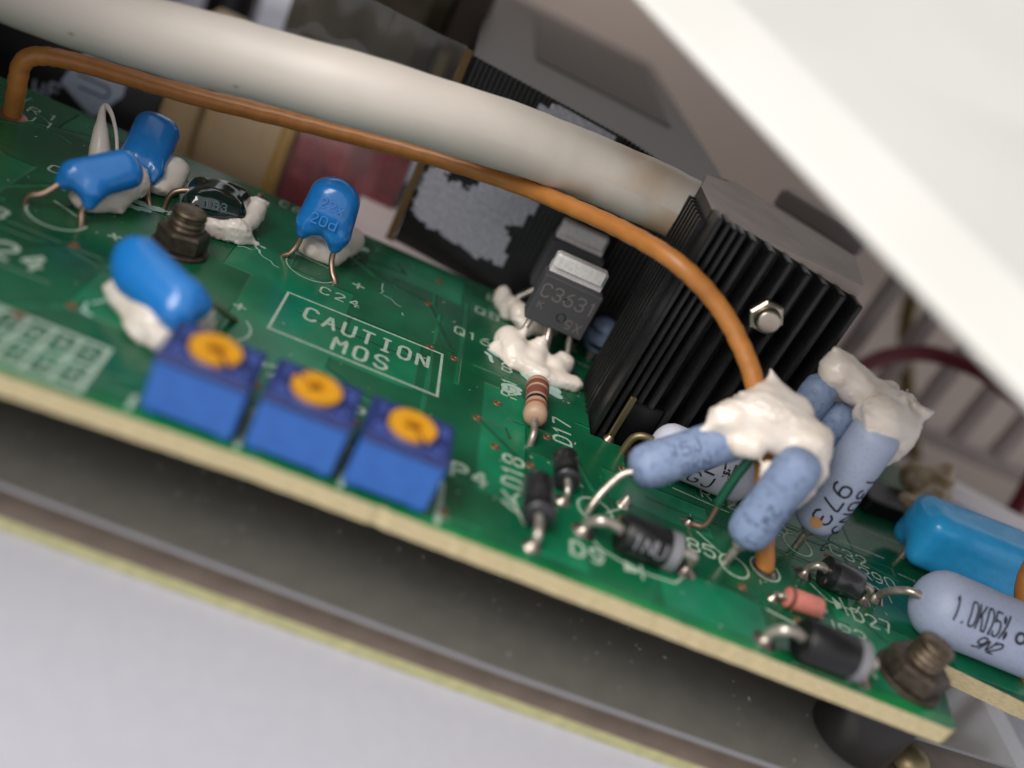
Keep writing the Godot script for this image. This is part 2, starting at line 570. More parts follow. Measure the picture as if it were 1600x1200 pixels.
	mat("sheet_edge", Color(0.52, 0.52, 0.54), 0.35)
	m = mat("gold_tape", Color(0.50, 0.40, 0.24), 0.5, 0.3)
	grain(m, noise_tex(0.2, Color(0.55, 0.5, 0.45), Color(1, 1, 1), 53, 128, 2), 3.0, fine, 0.6)
	m = mat("red_tape", Color(0.56, 0.17, 0.20), 0.35)
	grain(m, noise_tex(0.01, Color(0.55, 0.5, 0.55), Color(1, 1, 1), 54, 256, 3), 14.0)
	mat("slot_metal", Color(0.45, 0.24, 0.05), 0.5)
	mat("cream_bobbin", Color(0.66, 0.56, 0.42), 0.55)
	mat("yellow_tape", Color(0.62, 0.47, 0.20), 0.5)
	m = mat("olive_tape", Color(0.34, 0.305, 0.235), 0.6)
	grain(m, noise_tex(0.01, Color(0.7, 0.68, 0.62), Color(1, 1, 1), 55, 256, 3), 20.0)
	mat("brown_tape", Color(0.28, 0.22, 0.18), 0.6)
	mat("cap_sleeve", Color(0.052, 0.04, 0.045), 0.45)
	mat("cap_stripe", Color(0.62, 0.665, 0.73), 0.5)
	mat("white_pad", Color(0.86, 0.80, 0.80), 0.6)
	mat("white_cover", Color(0.76, 0.755, 0.74), 0.5)
	grain(M.white_cover, noise_tex(0.01, Color(0.96, 0.96, 0.95), Color(1, 1, 1), 56, 128, 3), 30.0)
	mat("wall_brown", Color(0.50, 0.455, 0.43), 0.75)
	grain(M.wall_brown, noise_tex(0.01, Color(0.7, 0.68, 0.66), Color(1, 1, 1), 57, 256, 4), 50.0)
	mat("case_paint", Color(0.60, 0.55, 0.52), 0.7)
	mat("case_grey", Color(0.60, 0.56, 0.54), 0.6)
	mat("rail_white", Color(0.86, 0.84, 0.85), 0.55)
	mat("dust", Color(0.62, 0.62, 0.58), 0.9)
	board_material()
	sleeve_texture()

# solder mask seen from above: copper areas and tracks under green lacquer
func board_material() -> void:
	var x0 := -70.0
	var z0 := -44.0
	var px := 10.0
	var w := 1400
	var h := 460
	var im := Image.create(w, h, false, Image.FORMAT_RGB8)
	var hm := Image.create(w, h, false, Image.FORMAT_L8)
	var no := FastNoiseLite.new()
	no.seed = 4
	no.frequency = 0.011
	no.fractal_octaves = 4
	var cell := FastNoiseLite.new()
	cell.seed = 12
	cell.noise_type = FastNoiseLite.TYPE_SIMPLEX_SMOOTH
	cell.frequency = 0.004
	var dark := Color(0.055, 0.325, 0.215)
	var copper_green := Color(0.065, 0.415, 0.285)  # lighter green of the lacquer over copper
	im.fill(dark)
	hm.fill(Color(0.3, 0.3, 0.3))
	var r := RandomNumberGenerator.new()
	r.seed = 77
	var put := func(a: Vector2, b: Vector2, width: float, c: Color, hh: float):
		var pa := (a - Vector2(x0, z0)) * px
		var pb := (b - Vector2(x0, z0)) * px
		var n := int(pa.distance_to(pb) / 1.5) + 1
		var half := maxi(1, int(width * px / 2.0))
		for i in n + 1:
			var p := pa.lerp(pb, float(i) / n)
			im.fill_rect(Rect2i(int(p.x) - half, int(p.y) - half, 2 * half, 2 * half), c)
			hm.fill_rect(Rect2i(int(p.x) - half, int(p.y) - half, 2 * half, 2 * half), Color(hh, hh, hh))
	# copper pours
	for k in [[-66.0, -4.0, -31.0, -2.0], [-58.0, -27.0, -44.0, -14.0], [-27.0, -40.0, -22.0, -24.0], [-24.5, -28.0, -16.0, -11.0], [-22.0, -24.0, -9.0, -16.0], [-3.0, -22.0, 1.0, -6.0], [1.5, -14.0, 6.0, -1.5], [8.0, -16.0, 18.0, -12.0], [12.0, -6.0, 21.0, -1.0], [24.0, -30.0, 34.0, -19.0], [28.5, -9.0, 36.0, -1.0], [-34.0, -18.0, -27.5, -9.0], [40.0, -12.0, 60.0, -7.0], [-46.0, -41.0, -36.0, -36.0], [-16.0, -40.5, -6.0, -35.0]]:
		im.fill_rect(Rect2i(int((k[0] - x0) * px), int((k[1] - z0) * px), int((k[2] - k[0]) * px), int((k[3] - k[1]) * px)), copper_green)
		hm.fill_rect(Rect2i(int((k[0] - x0) * px), int((k[1] - z0) * px), int((k[2] - k[0]) * px), int((k[3] - k[1]) * px)), Color(0.7, 0.7, 0.7))
	# gaps and tracks
	for k in [[-24, -37.5, -9, -37.5], [-9, -37.5, -8.7, -32.4], [-15, -33.5, -9.3, -32.4], [-15, -33.5, -20, -37], [-8, -31, -8, -13], [-5.5, -36, -5.5, -20], [-9.3, -32.4, -6, -24], [-34, -9, -24, -9], [-38, -17, -24, -12], [-60, -11, -36, -11], [-3.4, -15.8, 2, -11], [4, -19, 7, -12], [8, -15, 9, -4], [12, -14, 30, -14], [18, -6, 24, -5], [22, -4, 36, -4.4], [-30, -32, -30, -24], [-44, -22, -38, -30], [-52, -33, -40, -39], [30, -19, 38, -17], [-16, -14, -8, -10], [-36.8, -17.2, -42, -9], [-33.7, -9.2, -40, -3], [27, -12, 33, -7]]:
		put.call(Vector2(k[0], k[1]), Vector2(k[2], k[3]), 0.55, copper_green if r.randf() < 0.6 else dark, 0.75)
	for i in 150:
		var a := Vector2(r.randf_range(-68, 66), r.randf_range(-41, -1))
		var horizontal := r.randf() < 0.55
		var l := r.randf_range(2, 12)
		var b := a + (Vector2(l, 0) if horizontal else Vector2(0, l * 0.7))
		var c := copper_green if r.randf() < 0.6 else dark
		put.call(a, b, 0.3, c, 0.7 if c == copper_green else 0.3)
		put.call(b, b + Vector2(r.randf_range(-2, 2), r.randf_range(-2, 2)), 0.3, c, 0.7 if c == copper_green else 0.3)
	for x in w:
		im.fill_rect(Rect2i(x, h - 27 + int(1.5 * no.get_noise_2d(x * 2.0, 0.0)), 1, 27), Color(0.05, 0.42, 0.22))
	var yell := Color(0.08, 0.36, 0.13)
	for y in h:
		for x in w:
			var c := im.get_pixel(x, y)
			var v := no.get_noise_2d(x, y)
			var g := cell.get_noise_2d(x, y)
			var k := 1.0 + 0.26 * v
			c = Color(c.r * k, c.g * k, c.b * k).lerp(yell, clampf(g * 0.35, 0.0, 0.3))
			im.set_pixel(x, y, c)
	var m := mat("solder_mask", Color.WHITE, 0.24)
	m.albedo_texture = ImageTexture.create_from_image(im)
	m.heightmap_enabled = false
	hm.bump_map_to_normal_map(3.0)
	m.normal_enabled = true
	m.normal_texture = ImageTexture.create_from_image(hm)
	m.normal_scale = 0.9
	m.metallic_specular = 0.5

# heat has browned the silicone in patches towards its right end
func sleeve_texture() -> void:
	var w := 512
	var h := 128
	var im := Image.create(w, h, false, Image.FORMAT_RGB8)
	var no := FastNoiseLite.new()
	no.seed = 8
	no.frequency = 0.012
	no.fractal_octaves = 4
	var base := Color(0.79, 0.755, 0.715)
	var scorch := Color(0.66, 0.53, 0.40)
	var spots := [[486, 22, 26], [458, 108, 24], [430, 98, 18], [508, 66, 14], [400, 20, 16]]
	for y in h:
		for x in w:
			var n := no.get_noise_2d(x, y)
			var s := 0.0
			for q in spots:
				var dy := absf(y - q[1])
				dy = minf(dy, h - dy)
				var d: float = sqrt(pow((x - q[0]) / 1.5, 2) + dy * dy) / q[2]
				s = maxf(s, clampf(1.0 - d + n * 0.9, 0.0, 1.0))
			im.set_pixel(x, y, base.lerp(scorch, s * 0.7) * (1.0 + 0.03 * n))
	var rr := RandomNumberGenerator.new()
	rr.seed = 6
	for i in 9:
		im.fill_rect(Rect2i(rr.randi_range(20, 500), rr.randi_range(2, 124), rr.randi_range(1, 2), 1), Color(0.42, 0.36, 0.31))
	M.sleeve_silicone.albedo_color = Color.WHITE
	M.sleeve_silicone.albedo_texture = ImageTexture.create_from_image(im)

# ---------------------------------------------------------------- repeated kinds
func lead(parent: Node3D, pts: Array, r := 0.28, m := "lead_wire", called := "lead") -> void:
	var st := begin()
	tube(st, catmull(pts, 6), r, 10)
	done(st, called, M[m], parent)

func nut_and_bolt(label: String, base: Vector3, top: float, turn: float, sc := 1.0, tilt := Basis.IDENTITY) -> void:
	var t := thing("hex_nut_bolt", label, "nut and bolt", base, "hex nuts on threaded bolts holding the green board")
	var st := begin(false)
	var a := tilt * Vector3.UP
	lathe(st, base, a, [[0.02, 0.0], [0.02, 2.75 * sc], [0.3, 2.75 * sc], [0.36, 2.68 * sc], [0.36, 1.2]], 28)
	done(st, "washer", M.bronze_nut, t)
	st = begin(false)
	var prof := [[0.38, 1.55], [0.38, 2.3], [0.55, 2.52], [1.85, 2.52], [2.05, 2.3], [2.1, 1.45]]
	var b := tilt * Basis(Vector3.UP, turn)
	for i in prof.size() - 1:
		for k in 6:
			var t0 := TAU * k / 6
			var t1 := TAU * (k + 1) / 6
			var f := func(p, tt): return base + b * V(cos(tt) * p[1] * sc, p[0], sin(tt) * p[1] * sc)
			quad(st, f.call(prof[i], t0), f.call(prof[i + 1], t0), f.call(prof[i + 1], t1), f.call(prof[i], t1))
	done(st, "nut", M.bronze_nut, t)
	st = begin()
	var thread := [[-1.0, 1.25]]
	var y := 0.0
	while y < top - 0.5:
		thread.append([y, 1.28]); thread.append([y + 0.17, 1.42]); thread.append([y + 0.25, 1.42]); thread.append([y + 0.42, 1.28])
		y += 0.5
	thread.append_array([[top - 0.35, 1.4], [top - 0.1, 1.3], [top, 1.05], [top + 0.01, 0.0]])
	lathe(st, base, a, thread, 28)
	done(st, "threaded_rod", M.bronze_thread, t)

func trimmer() -> Node3D:
	var t := thing("trimmer_potentiometer", "", "trimmer", Vector3.ZERO, "blue square trimmers along the board's front edge")
	var st := begin(false)
	box(st, V(0, 2.25, 0), V(2.95, 1.95, 2.35), 0.12)
	for sx in [-2.3, 2.3]:
		box(st, V(sx, 0.16, 1.7), V(0.4, 0.15, 0.4), 0.03)
		box(st, V(sx, 0.16, -1.7), V(0.4, 0.15, 0.4), 0.03)
	done(st, "body", M.trimmer_blue, t)
	st = begin(false)
	slab(st, PackedVector2Array([Vector2(-3.02, -2.42), Vector2(3.02, -2.42), Vector2(3.02, 2.42), Vector2(-3.02, 2.42)]), 4.1, 4.62, 0.14)
	done(st, "lid", M.trimmer_lid, t)
	st = begin(false)
	var marks := begin(false)
	for k in [[-2.1, -1.2, "1"], [2.2, -1.0, "3"], [-2.1, 1.3, "5"], [1.9, 1.4, "0"]]:
		text(marks, k[2], 0.9, 0.24, flat(V(k[0], 4.62, k[1]), Vector3.RIGHT, Vector3.UP))
	stroke(marks, ring_pts(2.05, 0.3, 2.4), 0.3, flat(V(0, 4.62, 0), Vector3.RIGHT, Vector3.UP))
	stroke(marks, ring_pts(2.05, 3.5, 5.6), 0.3, flat(V(0, 4.62, 0), Vector3.RIGHT, Vector3.UP))
	done(marks, "scale_print", M.trimmer_print, t)
	st = begin()
	lathe(st, V(0, 4.62, 0), Vector3.UP, [[0.0, 2.1], [0.16, 2.05], [0.2, 1.95], [0.16, 1.85], [0.02, 1.8], [0.01, 0.0]], 36)
	done(st, "rotor_seat", M.trimmer_lid, t)
	st = begin(false)
	var ol := PackedVector2Array()
	for i in 37:
		var a := lerpf(0.22, TAU - 0.22, i / 36.0)
		ol.append(Vector2(cos(a), sin(a)) * 1.66)
	for k in [[0.95, -0.3], [0.42, -0.26], [0.25, -0.75], [-0.2, -0.75], [-0.22, -0.22], [-0.75, -0.2], [-0.75, 0.2], [-0.22, 0.22], [-0.2, 0.75], [0.25, 0.75], [0.42, 0.26], [0.95, 0.3]]:
		ol.append(Vector2(k[0], k[1]))
	slab(st, ol, 4.5, 5.0, 0.05)
	var ro := done(st, "rotor", M.rotor_yellow, t)
	st = begin(false)
	box(st, V(0, 4.68, 0), V(0.9, 0.03, 0.8), 0.01)
	done(st, "slot_floor", M.slot_metal, ro)
	return t

func standing_resistor(label: String, base: Vector3, y0: float, y1: float, r: float, m: String, lean := Vector3.ZERO) -> Node3D:
	var t := thing("power_resistor", label, "resistor", base, "pale blue power resistors at the right of the heat sink")
	var a := (Vector3.UP + lean).normalized()
	var o := base + a * y0
	var l := y1 - y0
	var st := begin()
	resistor_body(st, o, a, l, r, 0.045 if m == "resistor_blue" else 0.0)
	done(st, "body", M[m], t)
	st = begin()
	lathe(st, o, a, [[-0.5, 0.0], [-0.5, 0.5], [-0.35, 0.62], [0.1, 0.62]], 14)
	done(st, "end_cap", M.lead_wire, t)
	lead(t, [base + V(0, -0.8, 0), base + a * (y0 * 0.4), o + a * -0.3], 0.36)
	return t

func resistor_body(st: SurfaceTool, o: Vector3, a: Vector3, l: float, r: float, bulge := 0.0) -> void:
	var p := []
	for i in 7:
		var t := PI / 2 * i / 6
		p.append([r * 0.75 * (1.0 - cos(t)), r * (0.16 + 0.84 * sin(t))])
	p.append([r * 1.1, r * (1.0 + bulge)]); p.append([r * 1.9, r * (1.0 + bulge * 0.3)]); p.append([l * 0.5, r * 0.99]); p.append([l - r * 1.9, r * (1.0 + bulge * 0.3)]); p.append([l - r * 1.1, r * (1.0 + bulge)])
	for i in 7:
		var t := PI / 2 * (6 - i) / 6
		p.append([l - r * 0.75 * (1.0 - cos(t)), r * (0.16 + 0.84 * sin(t))])
	p.push_front([0.0, 0.0]); p.append([l, 0.0])
	lathe(st, o, a, p, 36)

# an axial part lying on the board between two holes: body of half length hl and radius r, centred, dressed leads
func axial(called: String, label: String, category: String, h0: Vector3, h1: Vector3, c: Vector3, hl: float, r: float, m: String, group := "", lr := 0.36, lm := "lead_wire", arch := 0.0) -> Array:
	var t := thing(called, label, category, V(c.x, 0, c.z), group)
	var a := V(h1.x - h0.x, 0, h1.z - h0.z).normalized()
	var st := begin()
	lathe(st, c - a * hl, a, [[0, 0], [0.0, r * 0.86], [0.05, r * 0.95], [0.14, r], [2 * hl - 0.14, r], [2 * hl - 0.05, r * 0.95], [2 * hl, r * 0.86], [2 * hl, 0]], 28)
	done(st, "body", M[m], t)
	for e in 2:
		var h: Vector3 = h0 if e == 0 else h1
		var d := -a if e == 0 else a
		var s := c + d * hl
		var reach := (h - s).dot(d)
		lead(t, [s - d * 0.3, s + d * reach * 0.35 + V(0, arch, 0), s + d * reach * 0.8 + V(0, -c.y * 0.12 + arch, 0), V(h.x, c.y * 0.5, h.z), V(h.x, -0.6, h.z)], lr, lm)
		st = begin()
		lathe(st, V(h.x, 0.02, h.z), Vector3.UP, [[0.0, lr * 2.3], [0.12, lr * 1.9], [0.3, lr * 1.2], [0.5, lr * 0.9]], 14)
		done(st, "solder_joint", M.solder, t)
	return [t, a]

func band(t: Node3D, c: Vector3, a: Vector3, from: float, to: float, r: float, m: String, called := "band") -> void:
	var st := begin(false)
	lathe(st, c, a, [[from, r - 0.1], [from, r + 0.018], [to, r + 0.018], [to, r - 0.1]], 28)
	done(st, called, M[m], t)

func dipped_cap(label: String, base: Vector3, caps: Array, k: float, leads: Array, group: String) -> Node3D:
	var t := thing("dipped_capacitor", label, "capacitor", base, group)
	var st := begin()
	blob(st, caps, 0.17, k)
	done(st, "body", M.blue_dip, t)
	for l in leads:
		lead(t, l, 0.27, "dull_lead")
	return t

func glue(label: String, base: Vector3, caps: Array, k: float, wrinkle: float, freq: float, sd: int, cell := 0.22, m := "glue", floor_y := 0.015) -> void:
	B = base
	var st := begin()
	blob(st, caps, cell, k, wrinkle, freq, sd, floor_y)
	tag(done(st, "glue_lump", M[m], self), label, "glue")

func smear(parent: Node3D, c: Vector2, outline: Array, sd: int) -> void:
	var r := RandomNumberGenerator.new()
	r.seed = sd
	var st := begin(false)
	for k in outline:
		var pts := []
		for i in 5:
			var t := i / 4.0
			pts.append(Vector2(lerpf(k[0], k[2], t) + r.randf_range(-0.15, 0.15), -lerpf(k[1], k[3], t) + r.randf_range(-0.15, 0.15)))
		stroke(st, pts, k[4], board_at(c.x, c.y))
	done(st, "glue_smear", M.smear, parent)

# ---------------------------------------------------------------- the picture
func _ready() -> void:
	rng.seed = 5
	var cam := Camera3D.new()
	cam.name = "camera"
	add_child(cam)
	var eye := V(-17.15, 38.88, 51.85) * S
	cam.transform = Transform3D(Basis(V(0.90642, 0.42205, -0.01661), V(-0.37568, 0.78761, -0.48841), V(-0.19305, 0.44894, 0.87246)).orthonormalized(), eye)
	cam.fov = 42.866
	cam.near = 0.01
	cam.far = 6.0
	var ph := CameraAttributesPhysical.new()
	ph.frustum_focal_length = 30.566
	ph.frustum_focus_distance = 0.085
	ph.exposure_aperture = 10.0
	ph.frustum_near = 0.01
	ph.frustum_far = 6.0
	cam.attributes = ph
	cam.current = true

	var we := WorldEnvironment.new()
	we.name = "world_environment"
	var e := Environment.new()
	e.background_mode = Environment.BG_COLOR
	e.background_color = Color(0.69, 0.69, 0.70)
	e.background_energy_multiplier = 1.3
	e.tonemap_mode = Environment.TONE_MAPPER_LINEAR
	e.tonemap_exposure = 1.36
	e.sdfgi_enabled = true
	e.ssao_enabled = true
	e.ssil_enabled = true
	we.environment = e
	add_child(we)
	# the window behind the photographer
	var win := AreaLight3D.new()
	win.name = "window_light"
	win.area_size = Vector2(0.36, 0.36)
	win.light_energy = 0.25
	win.light_color = Color(1.0, 0.985, 0.96)
	win.shadow_enabled = true
	add_child(win)
	win.look_at_from_position(V(-280, 310, 190) * S, V(5, 0, -15) * S)

	make_materials()
	build_setting()
	build_board()
	build_heat_sink()
	build_back()
	build_sleeve_and_wires()
	build_left_parts()
	build_trimmers()
	build_middle_parts()
	build_right_parts()


func build_setting() -> void:
	B = Vector3.ZERO
	var st := begin(false)
	box(st, V(0, -14.0, -100), V(500, 2.9, 450), 0.2)
	structure(done(st, "table_surface", M.white_paper, self))
	var t := thing("lower_circuit_board", "brown lower circuit board with yellow edge lying flat on the white paper", "circuit board", V(0, -11.05, 2))
	var o := PackedVector2Array([Vector2(-95, 0.9), Vector2(56.1, 2.7), Vector2(56.1, -43), Vector2(-95, -43)])
	st = begin(false)
	slab(st, o, -11.05, -10.06, 0.0, false)
	done(st, "board_edge", M.edge_yellow, t)
	st = begin(false)
	slab(st, o, -10.06, -10.0, 0.02)
	done(st, "board_face", M.brown_board, t)
	t = thing("plastic_sheet", "clear glossy plastic sheet between the green board and the brown board", "plastic sheet", V(0, -8.2, 0))
	o = PackedVector2Array([Vector2(-95, -0.6), Vector2(3, 2.0), Vector2(34.4, 1.9), Vector2(35.6, -6.7), Vector2(55.5, -8.0), Vector2(55.5, -40), Vector2(-95, -40)])
	st = begin(false)
	slab(st, o, -8.2, -7.98, 0.0)
	done(st, "sheet", M.clear_sheet, t)
	st = begin(false)
	for i in 4:
		var a := o[i]
		var b := o[i + 1]
		var d := (b - a).normalized()
		var nrm := Vector2(-d.y, d.x) * 0.03
		quad(st, V(a.x + nrm.x, -8.22, a.y + nrm.y), V(b.x + nrm.x, -8.22, b.y + nrm.y), V(b.x + nrm.x, -7.96, b.y + nrm.y), V(a.x + nrm.x, -7.96, a.y + nrm.y))
		quad(st, V(a.x + nrm.x, -7.96, a.y + nrm.y), V(b.x + nrm.x, -7.96, b.y + nrm.y), V(b.x - nrm.x * 3, -7.96, b.y - nrm.y * 3), V(a.x - nrm.x * 3, -7.96, a.y - nrm.y * 3))
	done(st, "cut_edge", M.sheet_edge, t)
	st = begin(false)
	rng.seed = 91
	for i in 80:
		var x := rng.randf_range(-34, 36)
		var z := rng.randf_range(-11, 1.2)
		var r := rng.randf_range(0.02, 0.05) * (1.8 if rng.randf() < 0.1 else 1.0)
		box(st, V(x, -7.95, z), V(r * rng.randf_range(0.8, 3.5), 0.03, r), 0.01, Basis(Vector3.UP, rng.randf_range(0, 3.1)))
	var du := done(st, "dust_speck", M.dust, t)
	du.set_meta("kind", "stuff")
	# the spacer that carries the board, and the brass screw under it
	t = thing("board_spacer", "black round plastic spacer under the right corner of the green board", "spacer", V(34, -7.95, -4.2))
	st = begin()
	lathe(st, V(34, -7.95, -4.2), Vector3.UP, [[0, 0], [0, 3.3], [0.15, 3.5], [6.1, 3.5], [6.3, 3.35], [6.3, 0]], 40)
	done(st, "post", M.black_plastic, t)
	t = thing("brass_screw", "brass screw head on the brown board below the black spacer", "screw", V(41.6, -10.0, -5.6))
	st = begin(false)
	lathe(st, V(41.6, -10, -5.6), Vector3.UP, [[0.0, 2.6], [0.25, 2.6], [0.3, 2.5], [0.3, 1.2]], 24)
	done(st, "washer", M.bronze_nut, t)
	st = begin()
	lathe(st, V(41.6, -10, -5.6), Vector3.UP, [[0.3, 1.8], [0.9, 1.75], [1.5, 1.3], [1.75, 0.7], [1.8, 0]], 24)
	done(st, "screw_head", M.brass, t)

func build_board() -> void:
	var t := thing("circuit_board", "green printed circuit board with cream edges and white lettering", "circuit board", V(0, -1.6, 0))
	var o := PackedVector2Array([Vector2(-70, 0.75), Vector2(-34, 0.72), Vector2(-18, -0.15), Vector2(0, 0.0), Vector2(20, 0.35), Vector2(35.9, 0.72), Vector2(36.45, 0.4), Vector2(37.7, -6.6), Vector2(38.3, -7.2), Vector2(46.2, -6.1), Vector2(53, -5.6), Vector2(53, -30), Vector2(49.8, -38.4), Vector2(49.2, -42), Vector2(31, -42), Vector2(31, -22), Vector2(29, -20.7), Vector2(7.15, -20.6), Vector2(7.1, -30.3), Vector2(10.6, -32.0), Vector2(10.6, -41.8), Vector2(-70, -41.8)])
	rng.seed = 41
	var rough := PackedVector2Array()
	for i in o.size():
		rough.append(o[i])
		if i < 4 or i == 9 or i == 8:
			var n := int(o[i].distance_to(o[i + 1]) / 0.7)
			for k in range(1, n):
				rough.append(o[i].lerp(o[i + 1], float(k) / n) + Vector2(0, rng.randf_range(-0.045, 0.035) - (0.14 if rng.randf() < 0.04 else 0.0)))
	o = rough
	var st := begin(false)
	slab(st, o, -1.6, 0.0, 0.0, false)
	done(st, "substrate", M.edge_cream, t)
	st = begin(false)
	var tr := Geometry2D.triangulate_polygon(o)
	for i in tr.size():
		st.set_uv(Vector2((o[tr[i]].x + 70.0) / 140.0, (o[tr[i]].y + 44.0) / 46.0))
		pt(st, V(o[tr[i]].x, 0.0, o[tr[i]].y))
	st.generate_normals()
	st.generate_tangents()
	done(st, "solder_mask", M.solder_mask, t, false)
	st = begin(false)
	for i in tr.size():
		pt(st, V(o[tr[i]].x, -1.606, o[tr[i]].y))
	done(st, "lower_mask", M.under_mask, t)
	# dust on the lacquer
	st = begin(false)
	rng.seed = 17
	for i in 170:
		var x := rng.randf_range(-48, 45)
		var z := rng.randf_range(-40, -0.6)
		if x > 6.5 and z < -20.0:
			continue
		var r := rng.randf_range(0.02, 0.05)
		box(st, V(x, 0.02, z), V(r * rng.randf_range(0.8, 5.0), 0.015, r), 0.005, Basis(Vector3.UP, rng.randf_range(0, 3.1)))
	done(st, "dust_speck", M.dust, t).set_meta("kind", "stuff")
	# plated through holes
	for p in [[-8.7, -38.3], [-9.3, -32.4], [-8.3, -24.2], [-6.0, -24.0], [-3.4, -15.8], [-1.7, -12.7], [-5.2, -2.1], [-1.7, -19.4], [1.4, -12.0], [-36.8, -17.2], [-33.7, -9.2], [-35.8, -5.8], [2.9, -17.2], [9.4, -9.7], [30.4, -16.4], [24.2, -5.4], [19.6, -6.9], [10.0, -17.0], [2.9, -11.2], [-20.2, -8.4], [-12.8, -8.6], [-27.6, -14.2], [-44.0, -9.0]]:
		st = begin()
		lathe(st, V(p[0], 0, p[1]), Vector3.UP, [[0.005, 0.42], [0.05, 0.40], [0.08, 0.3], [0.07, 0.16], [-0.4, 0.14]], 16)
		done(st, "via", M.copper_via, t)
	# white print
	st = begin(false)
	var W := 0.2
	var box_line := func(pts: Array, w: float, closed := false):
		var q := []
		for p in pts:
			q.append(Vector2(p[0], -p[1]))
		stroke(st, q, w, board_at(0, 0), closed)
	text(st, "CAUTION", 2.05, 0.31, board_at(-13.75, -21.35), 2.95, 0.70)
	text(st, "MOS", 2.05, 0.31, board_at(-13.9, -18.35), 3.1, 0.74)
	box_line.call([[-21.25, -20.0], [-21.2, -23.5], [-7.15, -23.8], [-7.0, -16.6], [-21.3, -16.6], [-21.25, -20.0]], 0.24, true)
	text(st, "C24", 1.25, W, board_at(-17.15, -26.4), 2.8, 0.95)
	text(st, "+", 1.7, 0.24, board_at(-16.0, -30.0))
	text(st, "+", 1.5, 0.24, board_at(-35.1, -20.9, 0.5))
	text(st, "+", 1.5, 0.24, board_at(-24.0, -18.0))
	text(st, "+", 1.4, 0.24, board_at(-33.2, -28.8))
	text(st, "C6", 1.2, W, board_at(-24.9, -40.7), 2.8, 0.95)
	text(st, "C", 1.3, W, board_at(-42.8, -28.0), 2.8, 1.1)
	text(st, "B", 1.35, W, board_at(-3.0, -39.6))
	text(st, "Q8", 1.35, W, board_at(-3.35, -35.6), 2.8)
	text(st, "Q16", 1.35, W, board_at(-4.6, -29.5), 1.8)
	text(st, "B", 1.35, W, board_at(-1.0, -26.2))
	text(st, "E", 1.3, W, board_at(6.0, -36.3))
	box_line.call([[-1.6, -35.0], [0.4, -34.9], [0.6, -34.3]], 0.13)
	box_line.call([[4.6, -33.5], [8.3, -33.3]], 0.13)
	text(st, "R81", 1.35, 0.22, board_at(-0.7, -22.7, PI / 2), 1.4, 0.9)
	text(st, "D17", 1.6, 0.24, board_at(4.35, -19.1, PI / 2), 1.8, 0.9)
	text(st, "D18", 1.7, 0.28, board_at(-0.1, -10.2, PI / 2), 1.8, 0.9)
	box_line.call([[4.7, -10.7], [5.1, -10.9], [5.0, -12.6], [4.6, -13.2], [5.7, -13.6]], 0.2)
	box_line.call([[5.0, -12.6], [5.9, -11.9]], 0.2)
	box_line.call([[-0.9, -7.2], [0.2, -5.9], [0.4, -5.3], [0.9, -4.2]], 0.28)
	box_line.call([[-0.9, -6.0], [0.2, -5.3]], 0.28)
	box_line.call([[0.4, -7.6], [0.0, -6.9], [0.2, -6.0]], 0.24)
	text(st, "P4", 1.7, 0.3, board_at(-3.6, -7.6), 1.6)
	text(st, "P3", 1.5, 0.26, board_at(-12.1, -9.9), 1.6)
	text(st, "P2", 1.5, 0.26, board_at(-20.0, -10.9), 1.6)
	for x in [-19.55, -12.45, -5.55]:
		box_line.call([[x, -5.4], [x, -0.7]], 0.42)
	box_line.call([[-26.6, -1.9], [-26.55, -0.5]], 0.36)
	text(st, "D9", 1.5, 0.28, board_at(5.9, -3.7), 2.2)
	box_line.call([[6.6, -5.3], [7.1, -4.7], [9.4, -4.0], [11.0, -3.9]], 0.2)
	for k in 6:
		box_line.call([[9.0 + k * 0.2, -4.35 + k * 0.06], [9.0 + k * 0.2, -3.35 - k * 0.06]], 0.21)
	box_line.call([[10.35, -4.6], [10.4, -3.1]], 0.2)
	box_line.call([[11.0, -3.9], [13.2, -4.1], [14.2, -5.4]], 0.2)
	text(st, "R85", 1.45, 0.22, board_at(15.7, -9.9), 1.8)
	box_line.call([[16.4, -12.0], [18.4, -10.2]], 0.16)
	for p in [[6.9, -9.3, 1.5], [19.3, -9.2, 1.3], [22.5, -10.5, 1.35], [27.2, -16.2, 1.4]]:
		stroke(st, ring_pts(p[2]), 0.2, board_at(p[0], p[1]), true)
	box_line.call([[7.9, -9.6], [9.6, -11.3]], 0.18)
	box_line.call([[14.9, -17.2], [20.4, -16.9]], 0.15)
	text(st, "R32", 1.35, W, board_at(19.6, -18.4), 1.6)
	text(st, "R7", 1.3, 0.18, board_at(25.8, -17.6, 0.7), 1.6)
	text(st, "C32", 1.45, W, board_at(33.0, -17.8), 2.0)
	box_line.call([[32.6, -19.8], [37.6, -19.9]], 0.17)
	box_line.call([[38.6, -18.2], [40.4, -18.1]], 0.12)
	box_line.call([[33.0, -23.6], [41.0, -23.9]], 0.12)
	text(st, "R90", 1.4, 0.18, board_at(35.5, -16.0), 1.7)
	text(st, "R91", 1.4, 0.18, board_at(34.5, -13.7), 1.7)
	text(st, "D27", 1.45, W, board_at(32.4, -9.1), 1.9)
	text(st, "JP3", 1.45, W, board_at(28.9, -6.3), 1.9)
	text(st, "D21", 1.3, W, board_at(26.3, -4.6), 2.2)
	text(st, "A", 1.4, 0.26, board_at(29.7, -2.7))
	box_line.call([[27.0, -11.0], [28.2, -9.6], [28.9, -9.5]], 0.15)
	for k in 5:
		box_line.call([[28.9 + k * 0.14, -10.2 + k * 0.1], [28.9 + k * 0.14, -8.9 - k * 0.1]], 0.15)
	box_line.call([[29.7, -10.6], [29.9, -8.6]], 0.16)
	box_line.call([[29.8, -9.6], [30.9, -9.4], [31.6, -10.4]], 0.15)
	box_line.call([[21.4, -5.2], [23.7, -4.8]], 0.24)
